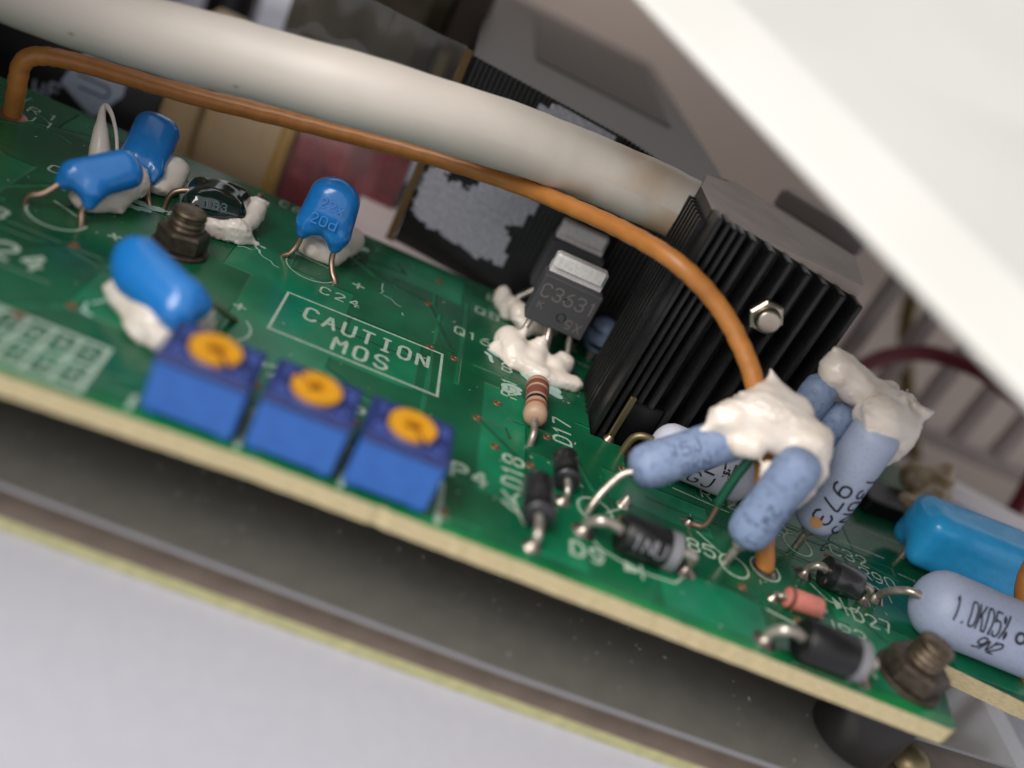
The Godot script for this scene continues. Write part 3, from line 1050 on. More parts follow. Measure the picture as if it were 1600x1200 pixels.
	for k in 12:
		box_line.call([[22.3 + k * 0.42, 0.02], [22.5 + k * 0.42, 0.0]], 0.13)
	text(st, "C24", 2.3, 0.42, board_at(-40.0, -12.7), 2.4, 0.85)
	text(st, "R1", 1.25, 0.16, board_at(-48.0, -37.6, 0.12), 4.0)
	text(st, "J1", 1.25, 0.16, board_at(-47.5, -35.7, 0.12), 4.0)
	text(st, "8", 1.5, 0.34, board_at(-42.6, -17.4))
	stroke(st, ring_pts(2.25, -PI, 0.0), 0.2, board_at(-39.5, -20.6))
	box_line.call([[-40.6, -22.6], [-37.9, -21.4]], 0.2)
	box_line.call([[-40.2, -24.4], [-37.6, -23.6]], 0.2)
	stroke(st, ring_pts(2.35, -PI, 0.0), 0.14, board_at(-20.4, -29.6))
	box_line.call([[-22.6, -31.3], [-18.5, -31.0]], 0.13)
	stroke(st, ring_pts(2.3, -0.7, 0.8), 0.16, board_at(-24.6, -14.6))
	# the table of digits at the left front
	box_line.call([[-45.0, -5.9], [-29.75, -5.8], [-29.65, -0.4], [-45.0, -0.3]], 0.4)
	box_line.call([[-45.0, -3.1], [-29.7, -3.1]], 0.36)
	for k in 9:
		box_line.call([[-31.55 - k * 1.75, -5.7], [-31.5 - k * 1.75, -0.5]], 0.36)
		text(st, "54N25N452"[k], 1.35, 0.17, board_at(-30.65 - k * 1.75, -4.45), 2.0, 0.72)
		text(st, "54254N352"[k], 1.35, 0.17, board_at(-30.6 - k * 1.75, -1.75), 2.0, 0.72)
	done(st, "silkscreen_print", M.silk_white, t)
	# dried glue smears on the lacquer
	smear(t, Vector2(-31.5, -10.5), [[-1.0, -2.2, 0.8, -1.8, 0.5], [-0.9, -1.4, 0.5, -0.8, 0.35], [-1.3, 0.0, -0.6, -1.0, 0.22], [-1.5, 1.2, -0.8, 1.7, 0.28], [-1.6, 0.2, -1.4, 1.3, 0.2], [0.1, -1.0, 1.6, -0.3, 0.4]], 1)
	smear(t, Vector2(-26.0, -30.0), [[-2.6, 0.5, -0.6, 0.9, 0.45], [-0.6, 0.9, 1.2, 0.2, 0.3], [-1.6, 1.3, -0.9, 2.0, 0.16], [-0.9, 2.0, 0.3, 1.6, 0.12], [0.3, 0.4, 1.0, 1.6, 0.2], [1.0, 1.6, 3.2, 3.0, 0.09]], 2)
	smear(t, Vector2(-1.5, -25.6), [[-1.3, -2.6, 1.6, -1.6, 0.55], [-1.5, -1.9, -0.9, -0.6, 0.4], [1.6, -1.6, 3.0, 0.3, 0.7], [2.6, -1.0, 5.4, -0.4, 1.2], [3.4, 0.0, 5.6, 0.6, 0.9], [0.4, 2.6, 1.8, 2.3, 0.7], [0.3, 3.3, 1.7, 3.2, 0.8]], 3)
	smear(t, Vector2(-19.0, -37.0), [[0.4, -1.6, 2.4, -1.2, 0.8], [0.8, -0.4, 2.0, -0.6, 0.4]], 4)
	smear(t, Vector2(-35.8, -28.6), [[-1.0, 0.6, 1.8, 0.0, 0.9], [-0.6, 1.6, 1.0, 1.2, 0.7]], 5)
	smear(t, Vector2(-12.5, -31.0), [[-1.6, -1.4, -1.2, 0.6, 0.1], [-1.2, 0.6, 0.6, 1.6, 0.08], [0.9, 2.6, 1.3, 3.0, 0.1]], 6)

func build_heat_sink() -> void:
	B = V(-6, -0.85, -47)
	var st := begin(false)
	slab(st, PackedVector2Array([Vector2(-19.2, -42.3), Vector2(6.0, -42.3), Vector2(6.0, -64), Vector2(-19.2, -64)]), -1.6, -0.72, 0.1)
	tag(done(st, "insulating_pad", M.white_pad, self), "white insulating strip under the ridged face of the black heat sink", "pad")
	var t := thing("heat_sink", "large black heat sink with vertical fins and a brown label on top", "heat sink", V(4, -0.7, -45))
	st = begin(false)
	var back := PackedVector2Array([Vector2(-14.2, -45.7), Vector2(1.7, -41.6), Vector2(9.0, -36.5), Vector2(13.0, -40.3), Vector2(13.2, -46.5), Vector2(11.2, -96), Vector2(-14.2, -97)])
	slab(st, back, -0.7, 20.0, 0.25)
	done(st, "block", M.anodised, t)
	# fine vertical ribs on the long face
	st = begin(false)
	var path := [Vector2(-14.2, -45.7), Vector2(1.7, -41.6), Vector2(9.0, -36.2)]
	var prof := []
	var s := 0.0
	for k in 2:
		var a: Vector2 = path[k]
		var b: Vector2 = path[k + 1]
		var d := (b - a).normalized()
		var nn := Vector2(-d.y, d.x)
		var l := a.distance_to(b)
		var n := int(l / 0.52)
		for i in n:
			for q in [[0.0, 0.02], [0.1, 0.3], [0.55, 0.3], [0.65, 0.02]]:
				prof.append([a + d * l * (i + q[0]) / n + nn * q[1], s + l * (i + q[0]) / n])
		s += l
	for i in prof.size() - 1:
		var a: Vector2 = prof[i][0]
		var b: Vector2 = prof[i + 1][0]
		quad(st, V(a.x, -0.7, a.y), V(b.x, -0.7, b.y), V(b.x, 20, b.y), V(a.x, 20, a.y))
		quad(st, V(a.x, 20, a.y), V(b.x, 20, b.y), V(b.x, 20, b.y - 0.4), V(a.x, 20, a.y - 0.4))
	done(st, "ribbed_face", M.anodised, t)
	sheen_strips(t, prof)
	# deep fins, their top falling a little to the right
	st = begin(false)
	top_slope = -0.11
	top_x = 10.9
	slab(st, PackedVector2Array([Vector2(7.35, -23.9), Vector2(22.3, -23.9), Vector2(24.6, -33.0), Vector2(13.2, -40.0), Vector2(9.2, -36.4), Vector2(7.35, -30.0)]), -7.9, 21.0, 0.0)
	done(st, "fin_base", M.anodised, t)
	var fx := [[7.7, 0.5], [8.5, 0.45], [9.25, 0.45], [10.0, 0.5]]
	for i in 7:
		fx.append([11.1 + 1.8 * i, 0.6])
	for f in fx:
		st = begin(false)
		var x: float = f[0]
		var w: float = f[1] / 2.0
		slab(st, PackedVector2Array([Vector2(x - w * 1.15, -23.85), Vector2(x + w * 1.15, -23.85), Vector2(x + w, -21.85), Vector2(x + w * 0.6, -21.65), Vector2(x - w * 0.6, -21.65), Vector2(x - w, -21.85)]), -7.8, 21.35 - 0.25 * absf(sin(x * 7.0)), 0.12)
		done(st, "fin", M.anodised, t)
	for i in 7:
		st = begin(false)
		box(st, V(7.2, 6.3, -24.2 - i * 0.95), V(0.3, 14.0, 0.24), 0.06)
		done(st, "side_rib", M.anodised, t)
	top_slope = 0.0
	st = begin(false)
	slab(st, PackedVector2Array([Vector2(-7.5, -58.5), Vector2(9.0, -56.5), Vector2(9.5, -93), Vector2(-7.5, -91)]), 20.01, 20.12, 0.03)
	var lb := done(st, "top_label", M.brown_label, t)
	lb.set_meta("label", "brown paper label on top of the heat sink")
	st = begin(false)
	top_slope = -0.11
	slab(st, PackedVector2Array([Vector2(7.4, -23.95), Vector2(22.25, -23.95), Vector2(24.55, -32.95), Vector2(13.2, -39.9), Vector2(9.25, -36.3), Vector2(7.4, -29.9)]), 21.005, 21.1, 0.02)
	top_slope = 0.0
	done(st, "hazed_top", M.hazed_top_grey, t)
	# the screw through the fins
	var c := V(15.3, 15.9, -21.8)
	var a := V(0, 0, 1)
	var t2 := thing("hex_screw", "zinc plated screw with nut fixed on the black fins", "screw", c)
	st = begin(false)
	lathe(st, c - a * 0.1, a, [[0.0, 1.55], [0.6, 1.55], [0.75, 1.35], [0.75, 0.9]], 6)
	done(st, "nut", M.zinc, t2)
	st = begin()
	lathe(st, c, a, [[0.4, 1.0], [0.7, 1.08], [0.85, 1.0], [1.0, 1.08], [1.15, 1.0], [1.35, 1.04], [1.5, 0.95], [1.53, 0.8], [1.5, 0.0]], 24)
	done(st, "screw_end", M.zinc, t2)
	# parts at the foot of the fins
	t2 = thing("power_transistor", "black flat transistor with one gold lead at the foot of the heat sink", "transistor", V(9.6, 0, -21.6))
	st = begin(false)
	box(st, V(10.7, 1.9, -22.3), V(1.7, 2.2, 0.8), 0.15, Basis(Vector3.UP, 0.2))
	done(st, "case", M.diode_black, t2)
	st = begin(false)
	box(st, V(9.0, 2.0, -21.0), V(0.3, 2.7, 0.14), 0.05, Basis(Vector3.UP, 0.2))
	done(st, "lead", M.brass, t2)
	st = begin()
	lathe(st, V(9.0, 0, -21.0), Vector3.UP, [[0, 0.55], [0.3, 0.4], [0.5, 0.3]], 12)
	done(st, "solder_joint", M.dull_lead, t2)
	t2 = thing("rubber_foot", "small dark rubber bushing on the board beside the heat sink foot", "bushing", V(12.2, 0, -18.6))
	st = begin()
	lathe(st, V(12.2, 0, -18.6), Vector3.UP, [[0, 1.9], [0.8, 1.9], [1.05, 1.65], [1.05, 0.0]], 28)
	done(st, "bushing", M.black_plastic, t2)

# silvery sheen of the ribbed face, put in as pale strips on the crests
func sheen_strips(t: Node3D, prof: Array) -> void:
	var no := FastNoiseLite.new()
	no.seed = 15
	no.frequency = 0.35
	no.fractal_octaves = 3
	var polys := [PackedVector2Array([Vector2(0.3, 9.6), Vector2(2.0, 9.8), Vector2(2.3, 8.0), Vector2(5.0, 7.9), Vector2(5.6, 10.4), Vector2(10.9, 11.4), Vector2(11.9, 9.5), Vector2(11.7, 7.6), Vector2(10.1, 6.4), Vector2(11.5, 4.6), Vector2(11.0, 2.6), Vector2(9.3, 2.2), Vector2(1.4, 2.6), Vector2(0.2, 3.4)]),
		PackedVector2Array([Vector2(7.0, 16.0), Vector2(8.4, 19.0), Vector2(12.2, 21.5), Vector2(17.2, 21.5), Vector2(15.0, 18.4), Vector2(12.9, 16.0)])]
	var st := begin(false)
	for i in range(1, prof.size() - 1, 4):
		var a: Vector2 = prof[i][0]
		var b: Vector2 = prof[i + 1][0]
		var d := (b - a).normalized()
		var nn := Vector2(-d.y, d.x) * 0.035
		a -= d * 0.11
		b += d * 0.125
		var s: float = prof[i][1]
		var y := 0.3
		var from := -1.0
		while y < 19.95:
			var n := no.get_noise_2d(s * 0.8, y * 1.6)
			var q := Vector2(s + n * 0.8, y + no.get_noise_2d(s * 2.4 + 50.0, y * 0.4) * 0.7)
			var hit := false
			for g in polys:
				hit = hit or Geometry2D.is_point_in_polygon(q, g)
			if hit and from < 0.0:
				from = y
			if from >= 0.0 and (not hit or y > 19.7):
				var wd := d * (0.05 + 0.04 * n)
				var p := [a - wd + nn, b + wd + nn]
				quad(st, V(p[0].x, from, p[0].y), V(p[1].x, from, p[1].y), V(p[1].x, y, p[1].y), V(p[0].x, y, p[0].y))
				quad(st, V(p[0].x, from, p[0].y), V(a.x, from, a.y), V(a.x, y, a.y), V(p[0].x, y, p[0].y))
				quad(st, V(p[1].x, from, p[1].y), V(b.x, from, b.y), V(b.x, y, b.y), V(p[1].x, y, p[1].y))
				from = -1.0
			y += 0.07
	done(st, "painted_sheen", M.sheen_pale, t).set_meta("kind", "stuff")

func build_back() -> void:
	# transformer behind the board
	var t := thing("transformer", "transformer with red winding, cream bobbin and olive tape behind the board", "transformer", V(-26, -11, -66))
	var st := begin()
	lathe(st, V(-42, -2.0, -63), Vector3.RIGHT, [[0, 0], [0, 10.5], [0.4, 11], [3.5, 11], [4, 10.5], [4, 0]], 48)
	done(st, "bobbin_flange", M.cream_bobbin, t)
	st = begin()
	lathe(st, V(-38, -2.0, -63), Vector3.RIGHT, [[0, 9.4], [8.6, 9.4]], 48)
	done(st, "inner_winding", M.cream_bobbin, t)
	st = begin()
	lathe(st, V(-29.6, -2.0, -63), Vector3.RIGHT, [[0, 0], [0, 10.2], [0.3, 10.6], [1.3, 10.6], [1.6, 10.2], [1.6, 0]], 48)
	done(st, "yellow_flange", M.yellow_tape, t)
	st = begin()
	lathe(st, V(-28, -2.0, -63), Vector3.RIGHT, [[0, 9.6], [4, 9.75], [8, 9.6], [12.4, 9.7], [12.6, 9.4], [12.6, 0]], 48)
	done(st, "red_winding", M.red_tape, t)
	st = begin(false)
	box(st, V(-26.6, 17.0, -76), V(8.6, 11, 9), 2.2)
	done(st, "taped_core", M.olive_tape, t)
	st = begin(false)
	box(st, V(-15.8, 18.0, -78), V(2.2, 10.0, 8), 0.6)
	done(st, "end_clamp", M.brown_tape, t)
	st = begin(false)
	box(st, V(-16.6, 13.2, -66.5), V(0.8, 1.9, 0.8), 0.2)
	done(st, "terminal", M.brass, t)
	# electrolytic capacitor lying behind the board
	t = thing("electrolytic_capacitor", "dark electrolytic capacitor with grey minus stripe lying behind the board's left end", "capacitor", V(-62, -11, -62))
	st = begin()
	lathe(st, V(-80, -3.6, -62.5), Vector3.RIGHT, [[0, 0], [0, 7], [0.6, 7.6], [37, 7.6], [38.2, 7.2], [38.8, 6.2], [38.8, 0]], 48)
	done(st, "can", M.cap_sleeve, t)
	var on := round_on(V(-61, -3.6, -62.5), Vector3.RIGHT, V(0, 0.30, 0.954).normalized(), 7.6)
	st = begin(false)
	var y := -4.0
	while y < 2.2:
		var xl := lerpf(8.1, 9.4, (y + 1.9) / 4.1) if y > -1.9 else lerpf(8.1, 11.9, (-1.9 - y) / 2.4)
		var xr := lerpf(14.3, 14.1, (y + 0.6) / 2.4) if y > -0.6 else lerpf(14.3, 11.9, (-0.6 - y) / 3.7)
		stroke(st, [Vector2(xl, y), Vector2(xr, y)], 0.32, on)
		y += 0.3
	var stripe := done(st, "polarity_stripe", M.cap_stripe, t)
	stripe.set_meta("label", "blue grey stripe with an outlined minus mark")
	st = begin(false)
	var mark := []
	for i in 13:
		mark.append(Vector2(12.4, -1.0) + Vector2(cos(PI / 2 - PI * i / 12), sin(PI / 2 - PI * i / 12)) * 0.6)
	mark.push_front(Vector2(9.5, -0.4)); mark.append(Vector2(9.9, -1.6))
	stroke(st, mark, 0.2, round_on(V(-61, -3.6, -62.5), Vector3.RIGHT, V(0, 0.30, 0.954).normalized(), 7.66))
	done(st, "minus_mark", M.ink, t)
	st = begin(false)
	text(st, "uF", 1.7, 0.28, round_on(V(-54.2, -3.6, -62.5), Vector3.RIGHT, V(0, -0.12, 0.99).normalized(), 7.62), 1.6)
	done(st, "value_print", M.cap_stripe, t)
	t = thing("black_capacitor", "small dark upright capacitor at the top left beyond the white sleeve", "capacitor", V(-50, -11, -92))
	st = begin()
	lathe(st, V(-46, -11, -92), Vector3.UP, [[0, 3.5], [17, 3.5], [17.6, 2.9], [17.6, 0]], 36)
	done(st, "can", M.cap_sleeve, t)
	# clear insulating film with a gold edge, standing behind the board
	t = thing("insulating_film", "clear film with a gold edge standing between transformer and board", "film", V(-25, -1, -44.6))
	st = begin()
	var cols := []
	for i in 25:
		var u := i / 24.0
		cols.append([lerpf(-34.9, -15.0, u), -44.9 + 0.35 * sin(u * 9.0) + 0.15 * sin(u * 31.0)])
	for i in 24:
		for j in 8:
			var y0 := lerpf(-1.2, 20.6, j / 8.0)
			var y1 := lerpf(-1.2, 20.6, (j + 1) / 8.0)
			var w0 := 0.25 * sin(j * 1.3)
			var w1 := 0.25 * sin((j + 1) * 1.3)
			quad(st, V(cols[i][0], y0, cols[i][1] + w0), V(cols[i + 1][0], y0, cols[i + 1][1] + w0), V(cols[i + 1][0], y1, cols[i + 1][1] + w1), V(cols[i][0], y1, cols[i][1] + w1))
	done(st, "film", M.clear_film, t)
	st = begin(false)
	box(st, V(-14.75, 9.7, -44.95), V(0.42, 10.7, 0.14), 0.04)
	done(st, "gold_edge", M.gold_tape, t)
	# the chassis to the right of the board
	B = V(80, -11, -110)
	st = begin(false)
	box(st, V(110, -9.0, -105), V(86, 1.0, 63), 0.3)
	structure(done(st, "chassis_floor", M.case_paint, self))
	st = begin(false)
	box(st, V(95, 22, -150), V(110, 34, 2), 0.5)
	structure(done(st, "chassis_back_wall", M.case_paint, self))
	for k in [[V(52, -0.2, -42.8), V(92, -0.2, -34), 0.9, "rail_white", "pale grey chassis rail just behind the sky blue block capacitor"], [V(20.5, 20.4, -47), V(29, 20.4, -41.5), 1.4, "case_grey", "grey metal strip beyond the top of the black fins"]]:
		var mid: Vector3 = (k[0] + k[1]) / 2.0
		var d: Vector3 = k[1] - k[0]
		B = V(mid.x, mid.y - 1.0, mid.z)
		st = begin(false)
		box(st, mid, V(d.length() / 2.0, 1.0, k[2]), 0.3, Basis(Vector3.UP, atan2(-d.z, d.x)))
		tag(done(st, "chassis_rail", M[k[3]], self), k[4], "rail")
	t = thing("vent_grille", "grey vent grille of upright bars on a sill at the far right", "grille", V(70, -8, -62))
	st = begin(false)
	box(st, V(76, -2.2, -62), V(34, 1.1, 1.2), 0.3)
	done(st, "sill", M.case_grey, t)
	st = begin(false)
	box(st, V(76, 34, -62), V(34, 1.4, 1.2), 0.3)
	done(st, "head", M.case_grey, t)
	for i in 9:
		st = begin(false)
		box(st, V(45.4 + 6.9 * i, 15.7, -62.1), V(1.15, 16.8, 0.9), 0.3)
		done(st, "bar", M.case_grey, t)
	# unseen wall added left of the board to shade its back left
	B = V(-66, -11, -78)
	st = begin(false)
	box(st, V(-66, 28, -66), V(2, 39, 84), 0.4)
	structure(done(st, "added_shade_wall", M.wall_brown, self))
	# white cover leaning over the board from the upper right, close to the lens
	t = thing("white_cover", "white plastic housing cover leaning in at the upper right corner", "cover", V(12, 30, 0))
	st = begin()
	var e0 := V(-7.8, 33.6, -12.1)
	var e1 := V(16.7, 26.4, 8.4)
	var c0 := V(0.0, 36.9, -14.4)
	var c1 := V(16.5, 30.3, 2.9)
	var u := (e1 - e0).normalized()
	var w := (c0 - e0 + c1 - e1) / 2.0
	w = (w - u * w.dot(u))
	var rim := w.length()
	w = w.normalized()
	var n := u.cross(w).normalized()
	if n.dot(V(-17, 39, 52) - e0) < 0:
		n = -n
	var mid := (e0 + e1) / 2.0
	# section in (w, n): rounded lower lip, flat rim, soft crease, long top face falling back, then the inside
	var sec := [Vector2(14.0, -12.0), Vector2(6.0, -5.2), Vector2(3.0, -2.6), Vector2(1.5, -1.3), Vector2(0.8, -0.6), Vector2(0.5, -0.2), Vector2(0.9, 0.0), Vector2(1.4, 0.0), Vector2(rim - 0.7, 0.0), Vector2(rim - 0.2, -0.12), Vector2(rim + 0.4, -0.5), Vector2(rim + 1.4, -1.3), Vector2(95, -16), Vector2(95, -22), Vector2(rim + 14.0, -16.0), Vector2(15.0, -14.0)]
	for i in sec.size():
		var p: Vector2 = sec[i]
		var q: Vector2 = sec[(i + 1) % sec.size()]
		quad(st, mid - u * 75 + w * p.x + n * p.y, mid + u * 45 + w * p.x + n * p.y, mid + u * 45 + w * q.x + n * q.y, mid - u * 75 + w * q.x + n * q.y)
	done(st, "shell", M.white_cover, t)

func build_sleeve_and_wires() -> void:
	var pts := catmull([V(-78.0, 9.6, -35.0), V(-59.8, 11.1, -32.7), V(-51.1, 11.8, -31.2), V(-40.5, 13.3, -29.6), V(-30.2, 15.4, -28.4), V(-19.9, 17.2, -28.2), V(-8.9, 17.8, -31.8), V(-2.7, 17.9, -33.3), V(3.6, 18.2, -33.2), V(8.6, 18.3, -32.6)], 8)
	var t := thing("insulating_sleeve", "thick cream silicone sleeve with brown scorch marks lying across the heat sink", "sleeve", V(-30, 12, -29))
	var st := begin()
	var n := pts.size()
	var sides := 40
	var side := Vector3.ZERO
	var prev := []
	var dirs := []
	for i in n:
		var d: Vector3 = (pts[mini(i + 1, n - 1)] - pts[maxi(i - 1, 0)]).normalized()
		dirs.append(d)
	var rings := []
	var rad := []
	for i in n:
		rings.append(pts[i]); rad.append(2.92)
	var end: Vector3 = pts[n - 1]
	var ed: Vector3 = dirs[n - 1]
	for q in [[0.12, 2.86], [0.2, 2.72], [0.2, 2.45], [0.1, 2.32], [-6.0, 2.3]]:
		rings.append(end + ed * q[0]); rad.append(q[1]); dirs.append(ed)
	for i in rings.size():
		var d: Vector3 = dirs[i]
		side = side_of(d) if i == 0 else (side - d * side.dot(d)).normalized()
		var up := d.cross(side)
		var ring := []
		for k in sides + 1:
			var a := TAU * k / sides
			ring.append(rings[i] + (side * cos(a) + up * sin(a)) * rad[i] * (1.0 + 0.012 * sin(i * 0.7 + 2.0 * cos(a)) + 0.006 * sin(i * 1.9)))
		if i > 0:
			for k in sides:
				for q in [[0, k], [0, k + 1], [1, k + 1], [0, k], [1, k + 1], [1, k]]:
					st.set_uv(Vector2(minf(1.0, float(i - 1 + q[0]) / n), float(q[1]) / sides))
					pt(st, ring[q[1]] if q[0] == 1 else prev[q[1]])
		prev = ring
	done(st, "tube", M.sleeve_silicone, t)
	t = thing("orange_wire", "orange insulated wire arching from the board's left end over to the right", "wire", V(22.5, 0, -10.5))
	st = begin()
	tube(st, catmull([V(-49.5, -0.1, -34.7), V(-49.2, 2.9, -33.6), V(-49.1, 5.5, -33.5), V(-47.7, 6.6, -34.0), V(-44.4, 7.0, -35.2), V(-35.8, 8.0, -36.1), V(-26.3, 9.7, -36.6), V(-15.8, 11.7, -36.4), V(-7.0, 13.7, -33.5), V(-1.6, 15.3, -29.0), V(2.3, 16.6, -24.5), V(6.1, 17.2, -20.4), V(10.2, 15.9, -19.2), V(13.3, 14.0, -17.5), V(15.5, 11.9, -15.8), V(17.8, 8.5, -13.6), V(20.3, 4.1, -12.0), V(22.5, 0.0, -10.5)], 8), 0.8, 20, true, 0.03)
	done(st, "insulation", M.orange_pvc, t)
	st = begin()
	lathe(st, V(22.5, 0.01, -10.5), Vector3.UP, [[0, 1.15], [0.1, 1.0], [0.25, 0.7]], 20)
	done(st, "solder_joint", M.solder, t)
	st = begin()
	lathe(st, V(-49.5, 0.01, -34.7), Vector3.UP, [[0, 1.25], [0.1, 1.1], [0.2, 0.7]], 20)
	done(st, "solder_joint", M.copper_via, t)
	t = thing("orange_wire", "short upright piece of orange wire at the right edge beside the sky blue capacitor", "wire", V(47.0, 0, -10.5))
	st = begin()
	tube(st, catmull([V(48.6, -0.3, -9.0), V(47.3, 2.6, -11.4), V(45.5, 6.6, -14.1), V(45.5, 12.0, -15.2)], 8), 0.8, 18)
	done(st, "insulation", M.orange_pvc, t)
	t = thing("green_wire", "thin green wire with bare end running from the big glue lump to the board", "wire", V(15.9, 0, -12.8))
	st = begin()
	tube(st, catmull([V(16.8, 8.0, -12.5), V(16.6, 5.6, -12.4), V(16.6, 3.0, -12.2)], 6), 0.42, 14)
	done(st, "insulation", M.green_pvc, t)
	lead(t, [V(16.6, 3.4, -12.2), V(16.7, 1.6, -12.0), V(16.5, 0.7, -12.0), V(15.9, 0.25, -12.5), V(15.7, -0.4, -12.8)], 0.24, "dull_lead", "bare_end")
	st = begin()
	lathe(st, V(15.7, 0.01, -12.8), Vector3.UP, [[0, 0.75], [0.15, 0.5], [0.4, 0.3]], 14)
	done(st, "solder_joint", M.solder, t)
	t = thing("red_wire", "dark red wire arching behind the glue at the right", "wire", V(50, 6, -57))
	st = begin()
	tube(st, catmull([V(30.0, -6.0, -52.0), V(38.0, 1.0, -53.0), V(43.4, 4.1, -54.4), V(47.7, 6.8, -57.1), V(52.0, 9.0, -57.3), V(55.7, 10.4, -54.9), V(58.8, 10.7, -52.1), V(66.0, 8.0, -48.0), V(72, -8, -50)], 6), 1.05, 16)
	done(st, "insulation", M.red_pvc, t)
	t = thing("yellow_wire", "dull yellow wire hanging down behind the red wire", "wire", V(62, -8, -70))
	st = begin()
	tube(st, catmull([V(56.0, 20.0, -80.0), V(57.0, 10.0, -77.0), V(58.2, 5.6, -74.8), V(59.9, 2.0, -72.6), V(62.7, -3.0, -69.5), V(66, -8, -66)], 6), 1.1, 16)
	done(st, "insulation", M.yellow_pvc, t)

func build_left_parts() -> void:
	nut_and_bolt("dark bronze nut and bolt standing behind the oblique blue capacitor at left", V(-30.6, 0, -23.2), 3.7, 0.3, 0.84)
	nut_and_bolt("dark bronze nut and bolt at the right front corner of the board", V(33.5, 0, -3.3), 4.1, 0.55)
	var grp := "blue dipped tantalum capacitors on the board"
	dipped_cap("blue dipped capacitor leaning left over the printed circle beside the white loop", V(-38, 0, -22), [[V(-39.3, 3.3, -22.0), V(-36.9, 4.4, -24.6), 1.15, 1.2], [V(-38.0, 2.9, -22.0), V(-36.2, 3.8, -24.4), 1.1, 1.1], [V(-39.7, 2.9, -21.7), V(-40.0, 2.5, -21.4), 0.7, 0.5], [V(-37.7, 2.4, -21.4), V(-37.6, 1.7, -21.1), 0.8, 0.5]], 0.9, [[V(-39.9, 2.6, -21.4), V(-40.8, 1.4, -20.5), V(-41.8, 0.7, -20.3), V(-41.9, -0.5, -20.3)], [V(-37.7, 2.0, -21.1), V(-37.9, 1.0, -20.9), V(-37.7, 0.3, -20.6), V(-37.5, -0.5, -20.4)]], grp)
	dipped_cap("blue dipped capacitor leaning back beside the wire, nearest the board's rear edge at left", V(-37, 0, -32), [[V(-38.0, 2.3, -32.2), V(-38.2, 4.2, -34.8), 1.3, 1.35], [V(-36.6, 2.2, -32.4), V(-36.9, 4.1, -35.0), 1.3, 1.35], [V(-35.8, 1.9, -31.2), V(-35.8, 1.4, -30.7), 0.7, 0.5], [V(-37.6, 2.0, -31.2), V(-37.8, 1.7, -30.8), 0.7, 0.5]], 0.9, [[V(-35.9, 1.4, -30.8), V(-35.7, 0.7, -29.7), V(-35.3, 0.3, -29.0), V(-34.6, -0.5, -28.6)], [V(-37.9, 1.6, -30.8), V(-38.3, 0.7, -30.0), V(-38.4, -0.5, -29.8)]], grp)
	var t := dipped_cap("upright blue dipped capacitor above the print C24, marked 220 and 20d", V(-20.5, 0, -30), [[V(-21.9, 4.0, -30.6), V(-21.7, 6.4, -31.2), 1.35, 1.35], [V(-19.6, 4.0, -30.6), V(-19.9, 6.4, -31.2), 1.35, 1.35], [V(-20.7, 5.2, -30.9), V(-20.8, 6.6, -31.3), 1.7, 1.6], [V(-22.2, 3.2, -30.2), V(-22.3, 2.7, -30.1), 0.8, 0.55], [V(-19.3, 3.2, -30.2), V(-19.2, 2.6, -30.1), 0.8, 0.55]], 0.9, [[V(-22.2, 3.2, -30.1), V(-22.3, 1.6, -29.9), V(-22.6, 0.6, -29.6), V(-23.1, 0.1, -29.6), V(-23.4, -0.5, -29.6)], [V(-19.2, 3.1, -30.1), V(-19.1, 1.6, -29.9), V(-18.6, 0.6, -29.3), V(-18.1, 0.1, -28.9), V(-17.8, -0.5, -28.7)]], grp)
	var st := begin(false)
	text(st, "20d", 0.85, 0.13, flat(V(-20.9, 4.9, -29.02), Vector3.RIGHT, V(0, 0.15, 0.99)), 2.0)
	text(st, "22x", 0.8, 0.12, flat(V(-20.7, 6.4, -29.3), Vector3.RIGHT, V(0, 0.2, 0.98)), 2.0)
	done(st, "value_print", M.blue_print, t)
	dipped_cap("blue dipped capacitor lying obliquely on white glue above the first trimmer", V(-28, 0, -11), [[V(-31.0, 3.6, -12.2), V(-27.0, 3.4, -9.8), 1.8, 1.6], [V(-30.4, 2.9, -11.2), V(-27.0, 2.8, -9.0), 1.7, 1.4], [V(-26.5, 3.6, -10.0), V(-25.6, 3.4, -10.0), 0.9, 0.6], [V(-26.6, 2.8, -8.6), V(-26.2, 2.4, -8.2), 0.8, 0.5]], 0.9, [[V(-25.7, 3.4, -10.1), V(-24.9, 2.2, -12.6), V(-24.2, 0.8, -14.6), V(-23.8, 0.1, -15.6), V(-23.7, -0.5, -15.8)], [V(-26.2, 2.4, -8.2), V(-26.0, 1.2, -7.9), V(-26.0, -0.5, -7.8)]], grp)
	t = thing("film_capacitor", "glossy dark green film capacitor marked 153 behind the left bolt", "capacitor", V(-29.5, 0, -28.5))
	st = begin()
	blob(st, [[V(-31.2, 1.9, -28.6), V(-28.6, 1.9, -29.9), 1.35, 1.35], [V(-31.6, 2.2, -30.8), V(-28.8, 2.2, -32.0), 1.3, 1.3], [V(-30.2, 2.0, -29.6), V(-29.8, 2.1, -31.0), 1.45, 1.45]], 0.18, 1.0)
	done(st, "body", M.green_dip, t)
	lead(t, [V(-28.0, 2.4, -31.0), V(-27.4, 2.0, -34.0), V(-27.6, 1.2, -37.5), V(-27.4, -0.4, -38.8)], 0.26)
	lead(t, [V(-32.0, 2.4, -30.0), V(-33.6, 1.6, -29.4), V(-33.9, -0.4, -29.2)], 0.26, "dull_lead")
	st = begin(false)
	text(st, "153", 0.62, 0.10, flat(V(-29.7, 2.75, -27.85), V(0.9, 0, -0.42).normalized(), V(0.35, 0.6, 0.72).normalized(), 0.12), 3.0)
	done(st, "value_print", M.green_print, t)
